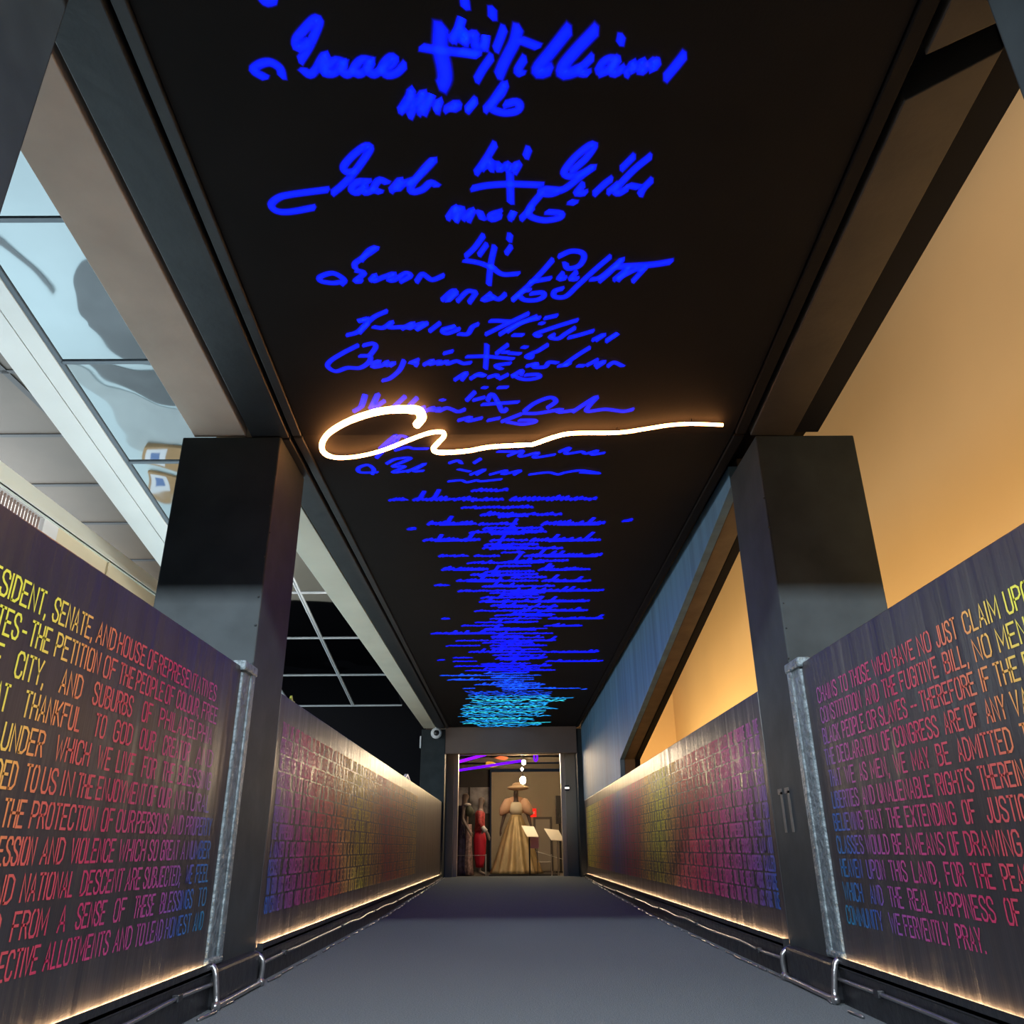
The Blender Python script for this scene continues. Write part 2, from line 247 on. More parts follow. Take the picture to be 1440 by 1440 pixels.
DATA = json.loads('''{"text":{"L":[[["PRESIDENT,",1.604,1.92],["SENATE,",1.933,2.153],["AND",2.163,2.282],["HOUSE",2.291,2.489],["OF",2.5,2.572],["REPRESENTATIVES",2.58,3.152]],[["STATES",1.633,1.825],["-",1.828,1.847],["THE",1.861,1.957],["PETITION",1.977,2.219],["OF",2.236,2.316],["THE",2.332,2.435],["PEOPLE",2.445,2.663],["OF",2.671,2.747],["COLOUR,",2.769,2.998],["FREE",3.013,3.185]],[["THE",1.686,1.784],["CITY,",1.835,1.97],["AND",2.034,2.152],["SUBURBS",2.207,2.463],["OF",2.524,2.599],["PHILADELPHIA",2.655,3.169]],[["THAT",1.729,1.843],["THANKFUL",1.9,2.181],["TO",2.248,2.316],["GOD",2.364,2.491],["OUR",2.541,2.66],["CREATOR",2.717,2.964],["AND",3.02,3.202]],[["GOVERNMENT",1.582,1.808],["UNDER",1.848,2.03],["WHICH",2.077,2.261],["WE",2.298,2.383],["LIVE",2.415,2.539],["FOR",2.59,2.698],["THE",2.744,2.846],["BLESSING",2.878,3.219]],[["EXTENDED",1.701,1.947],["TO",1.97,2.032],["US",2.047,2.12],["IN",2.141,2.199],["THE",2.217,2.311],["ENJOYMENT",2.327,2.66],["OF",2.665,2.731],["OUR",2.748,2.855],["NATURAL",2.886,3.236]],[["THE",1.915,2.009],["PROTECTION",2.03,2.368],["OF",2.389,2.463],["OUR",2.481,2.605],["PERSONS",2.61,2.863],["AND",2.887,2.995],["PROPERTY",3.015,3.284]],[["OPPRESSION",1.81,2.092],["AND",2.111,2.225],["VIOLENCE",2.251,2.51],["WHICH",2.528,2.721],["SO",2.737,2.809],["GREAT",2.831,2.989],["A",3.009,3.042],["NUMBER",3.062,3.301]],[["AND",1.916,2.032],["NATIONAL",2.058,2.309],["DESCENT",2.339,2.598],["ARE",2.608,2.717],["SUBJECTED;",2.733,3.048],["WE",3.081,3.149],["FEEL",3.177,3.318]],[["BOUND",1.863,2.01],["FROM",2.052,2.213],["A",2.257,2.296],["SENSE",2.347,2.519],["OF",2.563,2.641],["THESE",2.695,2.852],["BLESSINGS",2.892,3.189],["TO",3.232,3.321]],[["RESPECTIVE",1.903,2.207],["ALLOTMENTS",2.224,2.578],["AND",2.596,2.718],["TO",2.737,2.804],["LEAD",2.82,2.948],["HONEST",2.965,3.201],["AND",3.222,3.323]]],"R":[[["CHAINS",3.278,3.064],["TO",3.043,2.963],["THOSE",2.94,2.758],["WHO",2.74,2.601],["HAVE",2.585,2.431],["NO",2.412,2.327],["JUST",2.301,2.176],["CLAIM",2.145,1.965],["UPON",1.943,1.791]],[["CONSTITUTION",3.274,2.866],["AND",2.841,2.724],["THE",2.696,2.589],["FUGITIVE",2.569,2.316],["BILL,",2.287,2.151],["NO",2.126,2.04],["MENTION",2.013,1.738]],[["BLACK",3.285,3.107],["PEOPLE",3.086,2.877],["OR",2.859,2.776],["SLAVES",2.759,2.549],["--",2.53,2.488],["THEREFORE",2.465,2.143],["IF",2.126,2.081],["THE",2.058,1.949],["BILL",1.931,1.798]],[["THE",3.298,3.193],["DECLARATION",3.171,2.789],["OF",2.773,2.702],["CONGRESS",2.681,2.382],["ARE",2.357,2.251],["OF",2.236,2.172],["ANY",2.14,2.039],["VALIDITY",2.018,1.759]],[["THAT",3.288,3.164],["WE",3.129,3.036],["AS",2.998,2.93],["MEN,",2.9,2.748],["WE",2.716,2.625],["MAY",2.591,2.473],["BE",2.434,2.356],["ADMITTED",2.317,2.043],["TO",2.011,1.942]],[["LIBERTIES",3.294,3.033],["AND",3.008,2.9],["UNALIENABLE",2.877,2.491],["RIGHTS",2.47,2.263],["THEREIN",2.239,2.028]],[["BELIEVING",3.314,3.031],["THAT",3.007,2.868],["THE",2.84,2.731],["EXTENDING",2.706,2.387],["OF",2.357,2.288],["JUSTICE",2.242,2.012]],[["CLASSES",3.314,3.061],["WOULD",3.049,2.854],["BE",2.833,2.761],["A",2.746,2.707],["MEANS",2.693,2.486],["OF",2.47,2.404],["DRAWING",2.381,2.11]],[["HEAVEN",3.313,3.108],["UPON",3.072,2.922],["THIS",2.89,2.762],["LAND,",2.728,2.554],["FOR",2.525,2.413],["THE",2.38,2.269],["PEACE",2.237,2.066]],[["WHICH",3.321,3.138],["AND",3.083,2.974],["THE",2.931,2.827],["REAL",2.788,2.641],["HAPPINESS",2.607,2.295],["OF",2.257,2.187]],[["COMMUNITY",3.329,3.004],["WE",2.961,2.872],["FERVENTLY",2.857,2.56],["PRAY.",2.532,2.38]]]},"sig":[[[1,[-0.681,1.457],[-0.669,1.476],[-0.645,1.471]],[1,[-0.112,1.475],[-0.111,1.487]]],[[1,[-0.734,1.691],[-0.756,1.676],[-0.758,1.666],[-0.73,1.65],[-0.701,1.647],[-0.679,1.664],[-0.678,1.688]],[1,[-0.609,1.638],[-0.574,1.596],[-0.536,1.538],[-0.533,1.523],[-0.547,1.525],[-0.585,1.556],[-0.61,1.582],[-0.611,1.605],[-0.579,1.587]],[1,[-0.607,1.672],[-0.593,1.684],[-0.571,1.669],[-0.545,1.636],[-0.528,1.622],[-0.54,1.645],[-0.551,1.677]],[1,[-0.483,1.647],[-0.508,1.642],[-0.538,1.666],[-0.534,1.682],[-0.507,1.672],[-0.481,1.645],[-0.492,1.672],[-0.481,1.684],[-0.462,1.674]],[1,[-0.402,1.642],[-0.429,1.64],[-0.456,1.667],[-0.447,1.683],[-0.424,1.672],[-0.399,1.643],[-0.413,1.672],[-0.399,1.684],[-0.376,1.67]],[1,[-0.368,1.668],[-0.342,1.654],[-0.328,1.637],[-0.343,1.633],[-0.37,1.662],[-0.361,1.685],[-0.331,1.68],[-0.305,1.658]],[1.7,[-0.185,1.552],[-0.191,1.606],[-0.184,1.663],[-0.184,1.697],[-0.193,1.717]],[1,[-0.24,1.604],[-0.197,1.611],[-0.089,1.623]],[1,[-0.155,1.577],[-0.132,1.548],[-0.121,1.515],[-0.137,1.557],[-0.148,1.579]],[1,[-0.129,1.579],[-0.115,1.561],[-0.118,1.588]],[1,[-0.119,1.557],[-0.118,1.584],[-0.096,1.566],[-0.085,1.57],[-0.088,1.597],[-0.065,1.602],[-0.055,1.568],[-0.061,1.607]],[1,[-0.035,1.5],[-0.035,1.515]],[1,[-0.127,1.616],[-0.083,1.625]],[1,[-0.004,1.553],[-0.016,1.584],[-0.026,1.607]],[1.3,[0.037,1.553],[0.028,1.589],[0.009,1.626],[-0.005,1.654],[-0.017,1.683]],[1,[0.051,1.584],[0.093,1.6]],[1,[-0.043,1.635],[-0.067,1.668],[-0.085,1.698]],[1,[0.056,1.64],[0.038,1.673],[0.052,1.683]],[1.4,[0.181,1.557],[0.136,1.617],[0.1,1.664],[0.105,1.681],[0.133,1.671]],[1.4,[0.259,1.558],[0.211,1.612],[0.176,1.659],[0.177,1.684],[0.215,1.674]],[1,[0.257,1.636],[0.233,1.664],[0.23,1.681],[0.249,1.681]],[1,[0.34,1.576],[0.339,1.587]],[1,[0.282,1.674],[0.298,1.645],[0.326,1.638],[0.315,1.669],[0.293,1.681]],[1,[0.338,1.641],[0.325,1.669],[0.331,1.684],[0.354,1.669]],[1,[0.37,1.682],[0.389,1.646],[0.388,1.674],[0.417,1.643],[0.412,1.679],[0.45,1.641],[0.445,1.675],[0.46,1.646]],[1.2,[0.531,1.632],[0.511,1.665],[0.492,1.694]],[1,[-0.332,1.799],[-0.302,1.758],[-0.289,1.729],[-0.299,1.773],[-0.327,1.799]],[1,[-0.303,1.816],[-0.279,1.773],[-0.251,1.74],[-0.27,1.784]],[1,[-0.272,1.805],[-0.244,1.773],[-0.227,1.747],[-0.257,1.805]],[1,[-0.217,1.8],[-0.204,1.763],[-0.221,1.794]],[1,[-0.186,1.795],[-0.15,1.774],[-0.172,1.8],[-0.143,1.784]],[1,[-0.119,1.795],[-0.1,1.774]],[1,[-0.116,1.795],[-0.095,1.769]],[1,[-0.061,1.795],[-0.036,1.764],[-0.001,1.713],[-0.011,1.743],[-0.036,1.774],[-0.041,1.795],[-0.006,1.808],[0.034,1.803],[0.046,1.785],[0.034,1.772],[0.004,1.779]]],[[1,[-0.69,2.17],[-0.774,2.187],[-0.822,2.184],[-0.835,2.157],[-0.803,2.128],[-0.756,2.114],[-0.626,2.095]],[1,[-0.604,2.106],[-0.569,2.078],[-0.529,2.039],[-0.481,1.981],[-0.449,1.934],[-0.463,1.926],[-0.51,1.96],[-0.548,2.001],[-0.545,2.023],[-0.517,2.023]],[1,[-0.476,2.062],[-0.514,2.064],[-0.539,2.095],[-0.521,2.107],[-0.487,2.073],[-0.497,2.107],[-0.462,2.095]],[1,[-0.414,2.065],[-0.437,2.056],[-0.461,2.09],[-0.443,2.104]],[1,[-0.399,2.096],[-0.37,2.062],[-0.36,2.057],[-0.385,2.099],[-0.357,2.073],[-0.332,2.062]],[1,[-0.334,2.073],[-0.286,2.029],[-0.239,1.976],[-0.269,2.003],[-0.324,2.073],[-0.33,2.104],[-0.293,2.096],[-0.261,2.068],[-0.243,2.077]],[1,[-0.099,2.025],[-0.065,1.974],[-0.037,1.924]],[1,[-0.076,2.008],[-0.048,1.982],[-0.051,2.017]],[1,[-0.023,1.997],[-0.021,2.017],[0.01,1.994],[0.01,2.02],[0.045,1.991],[0.03,2.026]],[1,[0.076,1.941],[0.069,1.963]],[1,[-0.112,2.09],[-0.063,2.079],[0.015,2.074],[0.12,2.078]],[1,[0.015,2.037],[0.017,2.146]],[1,[0.227,2.021],[0.269,1.975],[0.294,1.926],[0.275,1.928],[0.229,1.975],[0.2,2.026],[0.219,2.044],[0.259,2.033],[0.302,2.004],[0.264,2.038],[0.216,2.086],[0.186,2.104],[0.155,2.116],[0.124,2.11],[0.134,2.095],[0.181,2.098]],[1,[0.119,2.122],[0.084,2.178],[0.09,2.211],[0.139,2.228],[0.192,2.218],[0.199,2.198],[0.153,2.192]],[1,[0.058,2.217],[0.094,2.172]],[1,[0.267,2.08],[0.249,2.113],[0.28,2.11]],[1,[0.314,2.111],[0.344,2.074],[0.363,2.056]],[1,[0.428,1.97],[0.398,2.01]],[1,[0.483,1.97],[0.435,2.022],[0.388,2.093],[0.395,2.114],[0.424,2.093]],[1,[0.363,2.105],[0.386,2.08]],[1,[0.433,2.081],[0.46,2.087]],[1,[0.502,2.063],[0.481,2.093],[0.474,2.117]],[1,[-0.209,2.214],[-0.176,2.166],[-0.184,2.22]],[1,[-0.182,2.177],[-0.156,2.177],[-0.18,2.223]],[1,[-0.152,2.216],[-0.118,2.178],[-0.136,2.223]],[1,[-0.095,2.191],[-0.085,2.217]],[1,[-0.023,2.191],[-0.055,2.204],[-0.05,2.223],[-0.023,2.21]],[1,[0.015,2.217],[0.031,2.185],[0.02,2.211]],[1,[0.238,2.149],[0.24,2.152]]],[[1,[-0.653,2.533],[-0.641,2.513],[-0.678,2.479],[-0.731,2.496],[-0.736,2.519],[-0.693,2.53],[-0.661,2.526]],[1,[-0.588,2.453],[-0.583,2.428],[-0.543,2.396],[-0.488,2.352],[-0.519,2.365],[-0.555,2.409]],[1,[-0.58,2.467],[-0.557,2.48],[-0.599,2.52],[-0.574,2.52]],[1,[-0.537,2.514],[-0.513,2.487],[-0.528,2.52],[-0.484,2.5],[-0.436,2.481],[-0.466,2.514],[-0.441,2.514],[-0.396,2.481],[-0.377,2.494],[-0.416,2.521]],[1,[-0.355,2.521],[-0.331,2.485],[-0.317,2.495],[-0.293,2.515],[-0.251,2.495]],[1,[-0.152,2.392],[-0.119,2.354],[-0.086,2.3]],[1,[-0.101,2.386],[-0.075,2.342]],[1,[-0.156,2.417],[-0.102,2.43],[-0.053,2.456]],[1,[-0.06,2.444],[-0.03,2.478],[-0.004,2.489],[0.044,2.485]],[1,[-0.044,2.352],[-0.06,2.437],[-0.07,2.537]],[1,[0.015,2.296],[0.012,2.317]],[1,[0.017,2.352],[0.002,2.378]],[1,[0.177,2.418],[0.138,2.479],[0.087,2.549],[0.028,2.622]],[1,[0.206,2.395],[0.246,2.373],[0.287,2.379],[0.299,2.406],[0.282,2.446],[0.241,2.459],[0.229,2.432]],[1,[0.097,2.528],[0.171,2.51]],[1,[0.222,2.486],[0.208,2.514],[0.234,2.507]],[1,[0.274,2.48],[0.255,2.514],[0.282,2.511]],[1,[0.397,2.403],[0.346,2.466],[0.284,2.55],[0.24,2.608],[0.196,2.608],[0.195,2.578],[0.226,2.564]],[1,[0.34,2.515],[0.376,2.501],[0.449,2.41],[0.41,2.474],[0.373,2.522]],[1,[0.43,2.515],[0.48,2.454],[0.446,2.516]],[1.3,[0.433,2.45],[0.561,2.441],[0.632,2.427]],[1,[0.543,2.454],[0.505,2.523]],[1,[0.445,2.509],[0.503,2.467],[0.529,2.467]],[1,[-0.26,2.62],[-0.221,2.577],[-0.205,2.577],[-0.246,2.634],[-0.201,2.585]],[1,[-0.198,2.627],[-0.159,2.578],[-0.133,2.578]],[1,[-0.151,2.635],[-0.123,2.585]],[1,[-0.066,2.592],[-0.098,2.628],[-0.056,2.614]],[1,[-0.064,2.599],[-0.032,2.621],[-0.004,2.592]],[1,[0.028,2.622],[0.066,2.578],[0.093,2.571]],[1,[0.055,2.607],[0.077,2.626],[0.121,2.626],[0.15,2.608],[0.147,2.585],[0.104,2.589]]],[[1,[-0.684,2.829],[-0.64,2.812],[-0.599,2.767],[-0.553,2.72],[-0.501,2.69]],[1,[-0.593,2.733],[-0.629,2.747],[-0.584,2.733]],[1,[-0.63,2.812],[-0.588,2.76]],[1,[-0.562,2.781],[-0.524,2.785],[-0.48,2.747],[-0.504,2.782],[-0.446,2.782]],[1,[-0.442,2.789],[-0.39,2.755],[-0.423,2.793],[-0.377,2.769],[-0.343,2.759],[-0.391,2.803],[-0.338,2.762]],[1,[-0.327,2.804],[-0.285,2.762]],[1,[-0.273,2.797],[-0.214,2.777],[-0.274,2.804],[-0.256,2.822],[-0.205,2.797]],[1,[-0.202,2.826],[-0.168,2.826],[-0.146,2.784],[-0.122,2.767]],[1,[-0.065,2.747],[-0.031,2.747],[0.007,2.751]],[1,[-0.086,2.826],[-0.007,2.771],[0.088,2.707]],[1,[-0.027,2.827],[0.031,2.778],[0.122,2.724]],[1,[0.007,2.809],[0.065,2.758],[0.136,2.731]],[1,[0.032,2.834],[0.066,2.834]],[1,[0.147,2.762],[0.152,2.763]],[1,[0.165,2.731],[0.207,2.718]],[1,[0.295,2.746],[0.22,2.779],[0.125,2.828],[0.145,2.842]],[1,[0.289,2.794],[0.252,2.829],[0.224,2.857],[0.189,2.85],[0.203,2.835]],[1,[0.273,2.85],[0.312,2.836],[0.368,2.812]],[1,[0.378,2.865],[0.424,2.83],[0.393,2.865]],[1,[0.438,2.866],[0.482,2.823],[0.438,2.873]]],[[1,[-0.655,2.898],[-0.728,2.946],[-0.794,2.999],[-0.812,3.038],[-0.782,3.07],[-0.726,3.046],[-0.669,3.047],[-0.622,3.008],[-0.611,2.969],[-0.651,2.965]],[1,[-0.624,2.895],[-0.583,2.884],[-0.577,2.91],[-0.61,2.962]],[1,[-0.608,3.016],[-0.57,3.0],[-0.611,3.039],[-0.569,3.032],[-0.534,3.001],[-0.549,3.032],[-0.504,3.009],[-0.528,3.032]],[1,[-0.463,3.001],[-0.491,3.064],[-0.54,3.12],[-0.574,3.136]],[1,[-0.4,2.994],[-0.439,3.017],[-0.407,3.009],[-0.414,3.029]],[1,[-0.373,3.025],[-0.329,2.994],[-0.352,3.025],[-0.299,3.002],[-0.311,3.026],[-0.268,3.003],[-0.27,3.022],[-0.227,3.003],[-0.198,3.019],[-0.167,3.015]],[1,[-0.275,2.949],[-0.244,2.938]],[1,[-0.175,2.973],[-0.104,2.971],[-0.053,2.977],[0.024,2.989]],[1,[-0.087,2.898],[-0.091,2.973],[-0.097,3.051]],[1,[-0.044,2.951],[-0.018,2.921],[0.002,2.899]],[1,[-0.013,2.944],[0.002,2.944]],[1,[0.017,2.951],[0.055,2.955]],[1,[0.079,2.911],[0.081,2.913]],[1,[0.177,2.9],[0.138,2.937],[0.113,2.952],[0.088,2.975],[0.109,2.982],[0.113,2.96]],[1,[0.012,3.02],[-0.05,3.035],[-0.025,3.059]],[1,[0.094,3.037],[0.14,3.021],[0.12,3.045],[0.172,3.045],[0.191,3.014],[0.228,3.018]],[1,[0.363,2.92],[0.321,2.961],[0.274,3.014],[0.26,3.038],[0.289,3.015]],[1,[0.239,3.038],[0.275,3.03]],[1,[0.327,3.038],[0.348,3.038]],[1,[0.368,3.031],[0.406,3.0]],[1,[0.404,3.031],[0.443,3.008],[0.411,3.047]],[1,[0.462,3.039],[0.485,3.016],[0.524,3.04]],[1,[-0.24,3.131],[-0.185,3.082],[-0.209,3.131]],[1,[-0.166,3.123],[-0.128,3.091],[-0.107,3.099]],[1,[-0.14,3.099],[-0.109,3.107]],[1,[-0.083,3.115],[-0.046,3.099],[-0.046,3.116]],[1,[-0.031,3.124],[0.001,3.1]],[1,[0.027,3.108],[0.069,3.068],[0.064,3.1]],[1,[0.033,3.1],[0.059,3.125],[0.101,3.133],[0.149,3.117],[0.143,3.097],[0.09,3.1]],[1,[-0.105,3.19],[-0.101,3.19]],[1,[-0.037,3.191],[-0.002,3.189]]],[[1,[-0.75,3.37],[-0.707,3.328],[-0.674,3.236],[-0.707,3.328]],[1,[-0.667,3.352],[-0.614,3.237],[-0.651,3.341],[-0.594,3.294]],[1,[-0.554,3.341],[-0.49,3.261]],[1,[-0.476,3.33],[-0.434,3.272]],[1,[-0.428,3.354],[-0.406,3.343]],[1,[-0.401,3.373],[-0.355,3.343],[-0.372,3.373],[-0.327,3.349],[-0.343,3.379],[-0.298,3.35],[-0.269,3.362],[-0.241,3.38],[-0.208,3.362]],[1,[-0.313,3.285],[-0.309,3.287]],[1,[-0.193,3.286],[-0.155,3.229]],[1,[-0.157,3.286],[-0.114,3.269]],[1,[-0.116,3.322],[0.05,3.305]],[1,[-0.093,3.287],[-0.071,3.241],[-0.043,3.31],[-0.023,3.382],[-0.001,3.358]],[1,[0.085,3.379],[0.132,3.316],[0.206,3.27],[0.236,3.301],[0.2,3.348]],[1,[0.085,3.395],[0.153,3.395],[0.269,3.364],[0.251,3.388],[0.328,3.373]],[1,[0.328,3.381],[0.381,3.318],[0.434,3.264],[0.402,3.334],[0.396,3.381],[0.482,3.366],[0.572,3.383],[0.619,3.367]],[1,[-0.24,3.449],[-0.18,3.425],[-0.201,3.458],[-0.131,3.434]],[1,[-0.092,3.451],[-0.043,3.435]],[1,[-0.023,3.46],[0.065,3.403]],[1,[0.007,3.468],[0.076,3.486],[0.136,3.469],[0.135,3.453],[0.066,3.452]]],[[1,[-0.675,3.724],[-0.61,3.626],[-0.569,3.579],[-0.599,3.658],[-0.647,3.724],[-0.71,3.827]],[1,[-0.602,3.708],[-0.56,3.594],[-0.525,3.595],[-0.518,3.627],[-0.555,3.675]],[1,[-0.595,3.742],[-0.527,3.709],[-0.498,3.726],[-0.427,3.727]],[1,[-0.047,3.765],[0.038,3.766]],[1,[0.006,3.812],[0.08,3.756],[0.07,3.825],[0.166,3.779],[0.146,3.837],[0.252,3.804]],[1,[0.282,3.769],[0.332,3.725],[0.315,3.793],[0.399,3.771],[0.422,3.794],[0.483,3.76],[0.455,3.806],[0.518,3.788]]],[[1,[-0.739,4.01],[-0.83,4.009],[-0.829,3.952],[-0.773,3.916],[-0.749,3.972],[-0.767,4.029]],[1,[-0.664,3.899],[-0.608,3.846],[-0.527,3.838],[-0.637,3.936],[-0.571,3.937],[-0.647,4.011],[-0.561,3.993]],[1,[-0.562,4.003],[-0.452,3.902],[-0.528,3.994],[-0.478,3.994]],[1,[-0.317,3.895],[-0.27,3.868],[-0.256,3.904]],[1,[-0.182,3.896],[-0.148,3.852]],[1,[-0.271,3.978],[-0.217,4.004]],[1,[-0.208,4.043],[-0.127,3.98],[-0.174,4.043]],[1,[-0.096,4.044],[-0.005,3.994],[-0.028,4.045],[0.072,3.995],[0.039,4.046]],[1,[0.129,4.047],[0.23,4.023],[0.287,4.049],[0.33,4.024],[0.418,4.0],[0.523,4.039],[0.42,4.025]],[1,[-0.338,4.133],[-0.268,4.12],[-0.236,4.147],[-0.177,4.121],[-0.155,4.135],[-0.04,4.11]]]],"rows":[[[-0.72,-0.642,4.403,false],[-0.573,-0.234,4.405,true],[-0.217,-0.06,4.41,false],[0.018,0.507,4.413,true],[-0.211,-0.033,4.274,false],[-0.284,0.125,4.529,false]],[[-0.523,-0.238,4.797,true],[-0.187,0.028,4.802,false],[0.225,0.6,4.808,true],[-0.055,0.096,4.671,false],[-0.161,0.194,4.878,false],[-0.664,-0.645,4.882,false],[0.752,0.775,4.755,false]],[[-0.581,-0.227,5.095,true],[-0.119,0.103,5.103,false],[0.157,0.607,5.108,true],[-0.107,0.077,4.982,false],[-0.161,0.179,5.186,false]],[[-0.499,-0.323,5.414,false],[-0.24,-0.095,5.419,false],[0.123,0.644,5.425,true],[-0.042,0.086,5.347,false],[0.003,0.411,5.532,false]],[[-0.502,-0.187,5.717,true],[0.237,0.592,5.732,true],[-0.145,0.168,5.775,false],[-0.077,0.138,5.643,false]],[[-0.405,-0.116,5.998,true],[-0.071,0.202,6.005,false],[0.275,0.623,6.012,true],[-0.59,-0.51,6.105,false],[0.031,0.266,5.917,false]],[[-0.41,-0.321,6.263,false],[-0.286,0.032,6.266,false],[0.032,0.753,6.272,true],[-0.146,0.27,6.328,false]],[[-0.244,0.002,6.574,true],[0.014,0.662,6.58,true]],[[-0.298,-0.158,6.861,false],[-0.145,0.11,6.865,false],[0.129,0.674,6.872,true],[0.196,0.391,6.991,false]],[[-0.164,0.272,7.127,false],[0.378,0.843,7.141,true],[-0.612,-0.579,7.116,false],[0.165,0.361,7.038,false]],[[-0.442,-0.088,7.375,false],[0.349,0.671,7.395,true],[-0.02,0.34,7.492,false]],[[-0.761,-0.176,7.666,true],[-0.162,0.404,7.682,false]],[[-0.533,-0.241,7.964,false],[-0.183,0.447,7.974,true]],[[-0.65,-0.546,8.177,false],[-0.524,-0.337,8.18,false],[-0.187,0.367,8.19,true]],[[-0.425,0.379,8.478,true],[0.394,0.939,8.503,true]],[[-0.613,-0.439,8.751,false],[-0.121,0.39,8.766,true]],[[-0.625,-0.399,8.933,false],[0.43,1.034,8.967,true],[-0.796,-0.756,8.854,false]],[[-0.626,0.458,9.2,true]],[[-0.514,0.52,9.446,true]],[[-0.835,-0.73,9.731,false],[-0.695,-0.38,9.736,true],[-0.345,0.358,9.748,false]],[[-0.767,-0.408,10.002,true],[-0.363,0.277,10.016,false]],[[-0.439,0.434,10.344,true]],[[-0.6,-0.487,10.587,false],[-0.089,0.577,10.607,true],[0.538,0.92,10.631,false],[0.982,1.011,10.699,false]],[[-0.585,0.55,10.848,"c"]],[[-0.545,0.518,11.011,"c"]],[[-0.552,0.505,11.178,"c"]],[[-0.601,0.808,11.347,"c"]],[[-0.528,0.788,11.526,"c"]],[[-0.557,0.548,11.706,"c"]],[[-0.67,0.535,11.888,"c"]],[[-0.649,0.532,12.081,"c"]],[[-0.733,0.615,12.242,"c"]],[[-0.698,0.49,12.413,"c"]],[[-0.708,0.474,12.586,"c"]],[[-0.74,0.503,12.762,"c"]],[[-0.809,0.626,12.979,"c"]],[[-0.648,0.343,13.214,"c"]],[[-0.716,0.312,13.406,"c"]],[[-0.81,0.232,13.602,"c"]],[[-0.771,0.588,13.768,"c"]],[[-0.585,0.484,13.946,"c"]],[[-0.542,0.302,14.121,"c"]]],"tube":[[-0.453,3.457,1.948],[-0.422,3.401,1.954],[-0.43,3.341,1.96],[-0.482,3.328,1.962],[-0.569,3.331,1.961],[-0.659,3.357,1.959],[-0.778,3.417,1.952],[-0.892,3.51,1.942],[-0.953,3.606,1.934],[-0.973,3.713,1.934],[-0.939,3.773,1.934],[-0.869,3.783,1.934],[-0.769,3.758,1.934],[-0.641,3.691,1.934],[-0.513,3.595,1.934],[-0.4,3.528,1.94],[-0.331,3.518,1.941],[-0.323,3.554,1.937],[-0.354,3.613,1.934],[-0.387,3.678,1.934],[-0.378,3.72,1.934],[-0.324,3.729,1.934],[-0.206,3.712,1.934],[-0.087,3.669,1.934],[0.099,3.648,1.934],[0.139,3.64,1.934],[0.239,3.568,1.935],[0.338,3.535,1.939],[0.559,3.531,1.939],[0.686,3.503,1.942],[0.81,3.47,1.946],[0.925,3.459,1.947],[1.083,3.47,1.946]]}''')
XL, XR, ZT, ZLED, ZC = -1.15, 1.271, 1.274, .154, 2.505
def zceil(y): return ZC + (.11 * (3.58 - y) if y < 3.58 else 0)
def zfloor(y): return 0 if y < 7.7 else min(.095, .095 * (y - 7.7) / 6.6)

# ------------------------------------------------------------------ corridor shell
mb = MB()
ys = [-1.5, 7.7, 14.3, 15.05]
for a, c in zip(ys, ys[1:]):
    za, zc = zfloor(a), zfloor(c); mb.hexa([(-1.7, a, za - .1), (1.85, a, za - .1), (1.85, c, zc - .1), (-1.7, c, zc - .1), (-1.7, a, za), (1.85, a, za), (1.85, c, zc), (-1.7, c, zc)])
struct('floor', mb, 'carpet')
mb = MB(); e0, e1 = -1.051, 1.165
for a, c in ((.97, 3.58), (3.58, 14.25)):
    za, zc = zceil(a), zceil(c); mb.hexa([(e0, a, za), (e1, a, za), (e1, c, zc), (e0, c, zc), (e0, a, za + .08), (e1, a, za + .08), (e1, c, zc + .08), (e0, c, zc + .08)])
struct('ceiling', mb, 'ceiling')
def strip(name, x0, x1, a, c, dz, th, m, lab=None, cat=None, grp=None):
    za, zc = zceil(a) + dz, zceil(c) + dz
    o = MB().hexa([(x0, a, za), (x1, a, za), (x1, c, zc), (x0, c, zc), (x0, a, za + th), (x1, a, za + th), (x1, c, zc + th), (x0, c, zc + th)]).build(name, m, bev=.004)
    return tag(o, lab, cat, grp) if lab else tag(o, kind='structure')
# mouldings between the ceiling panel and the beams (a shadow gap each)
for i, (a, c) in enumerate(((.97, 3.57), (3.59, 14.25))):
    strip('trim_%d' % (1 + i), -1.100, -1.056, a, c, -.012, .06, 'beam')
    strip('trim_%d' % (3 + i), 1.172, 1.225, a, c, -.012, .06, 'ceiling')
    strip('trim_%d' % (5 + i), -1.34, 1.62, a, c, .10, .05, 'dark')
strip('roof_beam', -1.305, -1.118, .97, 3.57, -.022, .16, 'beam', 'near black ceiling beam beside the cream beam, over the glazed lobby side', 'beam')
strip('roof_beam', -1.262, -1.118, 3.59, 14.25, -.022, .16, 'beam', 'long dark grey ceiling beam beside the cream beam beyond the first pillar', 'beam')
strip('roof_beam', -1.60, -1.335, .97, 3.57, -.015, .20, 'plaster', 'near pinkish cream rough plastered beam resting on the first lobby side pillar', 'beam')
strip('roof_beam', -1.50, -1.275, 3.59, 14.25, -.015, .20, 'plaster2', 'long smooth cream beam running from the first pillar to the white camera', 'beam')
def soffit_piece(pts, lab):
    lo = [(x, y, zceil(y) - .022) for x, y in pts]; tag(MB().hexa(lo + [(x, y, z + .16) for x, y, z in lo]).build('roof_beam', 'soffit', bev=.004), lab, 'beam')
soffit_piece([(1.248, 1.76), (1.47, 1.60), (1.47, 3.57), (1.248, 3.57)], 'dark brown ceiling beam along the tan wall side')
soffit_piece([(1.248, .97), (1.60, .97), (1.60, 1.42), (1.248, 1.62)], 'short dark brown beam piece in the upper corner on the tan wall side')
strip('trim_7', 1.475, 1.60, .97, 3.57, -.005, .16, 'dark')

